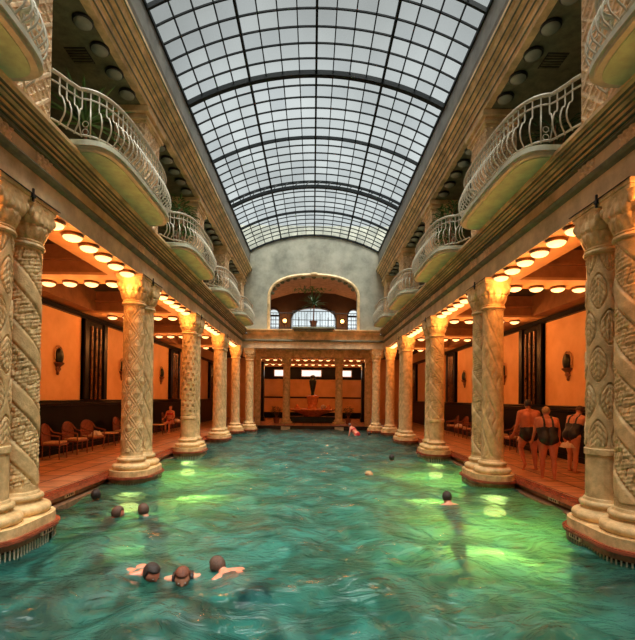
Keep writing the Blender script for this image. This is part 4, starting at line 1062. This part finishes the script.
    if suit == 'trunks': sel = (trunk & (hh < .12)) | ((tg == 'thigh') & (np.linalg.norm(V - 0, axis=1) < .25))
    elif suit == 'onepiece':
        sel = (trunk & (hh < .27)) | (trunk & (ff > .02) & (hh < .42)) | (trunk & (np.abs(V[:, 0]) > .06) & (np.abs(V[:, 0]) < .115) & (hh > .2)) | ((tg == 'thigh') & (np.linalg.norm(V, axis=1) < .15))
    else: sel = (trunk & (hh < .06)) | (trunk & (hh > .30) & (hh < .40)) | ((tg == 'thigh') & (np.linalg.norm(V, axis=1) < .14))
    root_o = empty('person', loc, rz); tag(root_o, name_label, 'person', group)
    root_o.scale = (k, k, k)
    bo = bpy.data.objects.new('body', body); C.objects.link(bo); bo.parent = root_o
    z_off = hz if hz is not None else .845
    R4 = Matrix.Translation((0, 0, z_off)) @ rotx(pitch_all).to_4x4()
    def shell(name, mask, off, mname, smooth_=True):
        nm = np.array([v.normal[:] for v in body.vertices]); idx = {}; vs = []; fs = []
        for p in body.polygons:
            if all(mask[i] for i in p.vertices):
                f = []
                for i in p.vertices:
                    if i not in idx: idx[i] = len(vs); vs.append(tuple(V[i] + nm[i] * off))
                    f.append(idx[i])
                fs.append(tuple(f))
        if not fs: return None
        b2 = MB(); b2.v = vs; b2.f = fs; o = bpy.data.objects.new(name, b2.mesh(name, M[mname], smooth_)); C.objects.link(o)
        sd_ = o.modifiers.new('thick', 'SOLIDIFY'); sd_.thickness = .006; sd_.offset = 0
        o.parent = root_o; return o
    objs = [bo]
    if suit == 'bikini': pieces = (('bikini_top', sel & (hh > .2)), ('bikini_bottom', sel & (hh <= .2)))
    else: pieces = (('swimsuit', sel),)
    for nm_, mk in pieces:
        o = shell(nm_, mk, .006, suit_m); objs.append(o) if o else None
    # hair cap
    b = MB(); vs = []; 
    Rhi = Rh
    b.ball(hc + Rh @ Vector((0, -.012, .014)), (.084, .098, .104), 26, 18, Rh)
    keep = []
    for f in b.f:
        c = sum((Vector(b.v[i]) for i in f), Vector()) / len(f); q = Rh.transposed() @ (c - hc)
        if not (q.y > .012 and q.z < .068) and q.z > (-.10 if hair_long else -.05): keep.append(f)
    b.f = keep; ho = b.build('hair', M[hair], root_o, True); sd_ = ho.modifiers.new('thick', 'SOLIDIFY'); sd_.thickness = .010; sd_.offset = 0; objs.append(ho)
    for s in (-1, 1):
        e = MB().ball(hc + Rh @ Vector((s * .030, .080, .004)), (.012, .008, .008), 10, 6, Rh).build('eye', M['eye'], root_o, True)
        pu = MB().ball(hc + Rh @ Vector((s * .030, .087, .004)), (.005, .003, .005), 8, 6, Rh).build('pupil', M['hair_dark'], e, True); objs.append(e)
    mo = MB().ball(hc + Rh @ Vector((0, .086, -.055)), (.022, .008, .006), 10, 6, Rh).build('mouth', M['suit_red'], root_o, True); objs.append(mo)
    for o in objs: o.matrix_local = R4
    return root_o

# standing bathers on the right walkway (backs or three-quarter to the viewer)
figure('man in black swim trunks walking away on the right deck, left of the trio', (5.42, 11.0, 0), .15, lean=.06, legs=((.50, .95), (-.10, .05)), arms=((.10, .22, .35), (.3, .35, .9)), girth=1.42, height=1.77, suit='trunks', skin='skin_red', hair='hair_dark', head=(-.2, .1), hz=.935)
figure('blond woman in black swimsuit leaning forward on the right deck', (5.22, 9.75, 0), -.25, lean=.28, legs=((.12, .12), (-.12, .05)), arms=((.3, .2, .5), (.35, .25, .4)), girth=1.36, height=1.64, female=True, suit='onepiece', skin='skin_red', hair='hair_blond', hair_long=False, head=(.2, .15), hz=.935)
figure('woman in dark swimsuit bending by the right wall, farthest right of the trio', (6.30, 10.7, 0), -1.1, lean=.45, legs=((.25, .3), (0, .05)), arms=((.6, .2, .6), (.5, .25, .5)), girth=1.25, height=1.70, female=True, suit='onepiece', skin='skin', hair='hair_grey', head=(.2, .2), hz=.935)
towel(5.98, 10.35, .66, .26, 31, 'bundled white towel held by the woman bending at the wall')
# seated woman on the left
figure('seated woman in red bikini on an armchair by the left wall', (-6.98, 21.6, 0), PI, lean=-.12, legs=((1.45, 1.35), (1.30, 1.5)), arms=((.3, .25, .9), (.35, .2, .8)), girth=1.0, height=1.66, female=True, suit='bikini', suit_m='suit_red', skin='skin_red', hair='hair_dark', head=(.0, -.1), hz=.56)
# swimmers
SW = [
 ('dark haired swimmer by the left kerb, head above water', (-4.0, 8.2), .3, 0.1, 'hair_dark', 'trunks'),
 ('swimmer with arms spread, left one of two near the left edge', (-3.16, 7.2), -.9, .5, 'hair_grey', 'trunks'),
 ('swimmer close behind another, right one of two near the left edge', (-2.80, 7.38), 1.0, .5, 'hair_grey', 'onepiece'),
 ('swimmer reaching down left, leftmost of the three nearest in the pool', (-1.72, 4.80), -2.2, 1.2, 'hair_dark', 'trunks'),
 ('red haired swimmer in the middle of the nearest three', (-1.36, 4.70), -2.9, 1.0, 'hair_red', 'onepiece'),
 ('swimmer on the right of the nearest three, arm raised', (-1.06, 5.02), .9, 1.15, 'hair_grey', 'trunks'),
 ('pale swimmer on her side in the middle of the pool', (1.43, 11.0), 1.6, 1.0, 'hair_blond', 'onepiece'),
 ('black haired swimmer upright near the third right column pair', (2.5, 13.8), 0, .1, 'hair_dark', 'trunks'),
 ('black haired swimmer leaning forward between the right yellow patches', (2.58, 8.4), .15, .55, 'hair_dark', 'trunks'),
 ('small dark head by the far right corner of the pool', (3.0, 23.2), 0, 0, 'hair_dark', 'trunks'),
]
M['hair_red'] = mat('wet_red_hair', (.16, .045, .02), .4, var=.3, vscale=60, bump=.6, bscale=120)
for i, (lab, (hx, hy), rz, ln, hair, su) in enumerate(SW):
    fem = su == 'onepiece'; q = .675 * math.sin(ln)
    x = hx + math.sin(rz) * q; y = hy - math.cos(rz) * q
    hz = .05 - (.675 * math.cos(ln))
    figure(lab, (x, y, WATER + (.05 if i in (0, 7, 8, 9) else .0)), rz, lean=ln, legs=((-.25 - ln, .3), (.3 - ln, .5)), arms=((1.5, .5, .2), (1.2, .8, .4)), girth=1.02, height=1.7, female=fem, suit=su, skin='skin_red' if i % 2 else 'skin', hair=hair, head=(0, -ln * .6), hz=hz, voxel=.015)
# bather climbing out at the far right
figure('bather in red bending over at the far right end of the pool', (2.35, 23.0, -1.0), .9, lean=.75, legs=((.3, .2), (.1, .1)), arms=((.7, .4, .3), (.4, .5, .2)), girth=1.05, height=1.7, female=True, suit='bikini', suit_m='suit_red', skin='skin_red', hair='hair_grey', hz=.86)
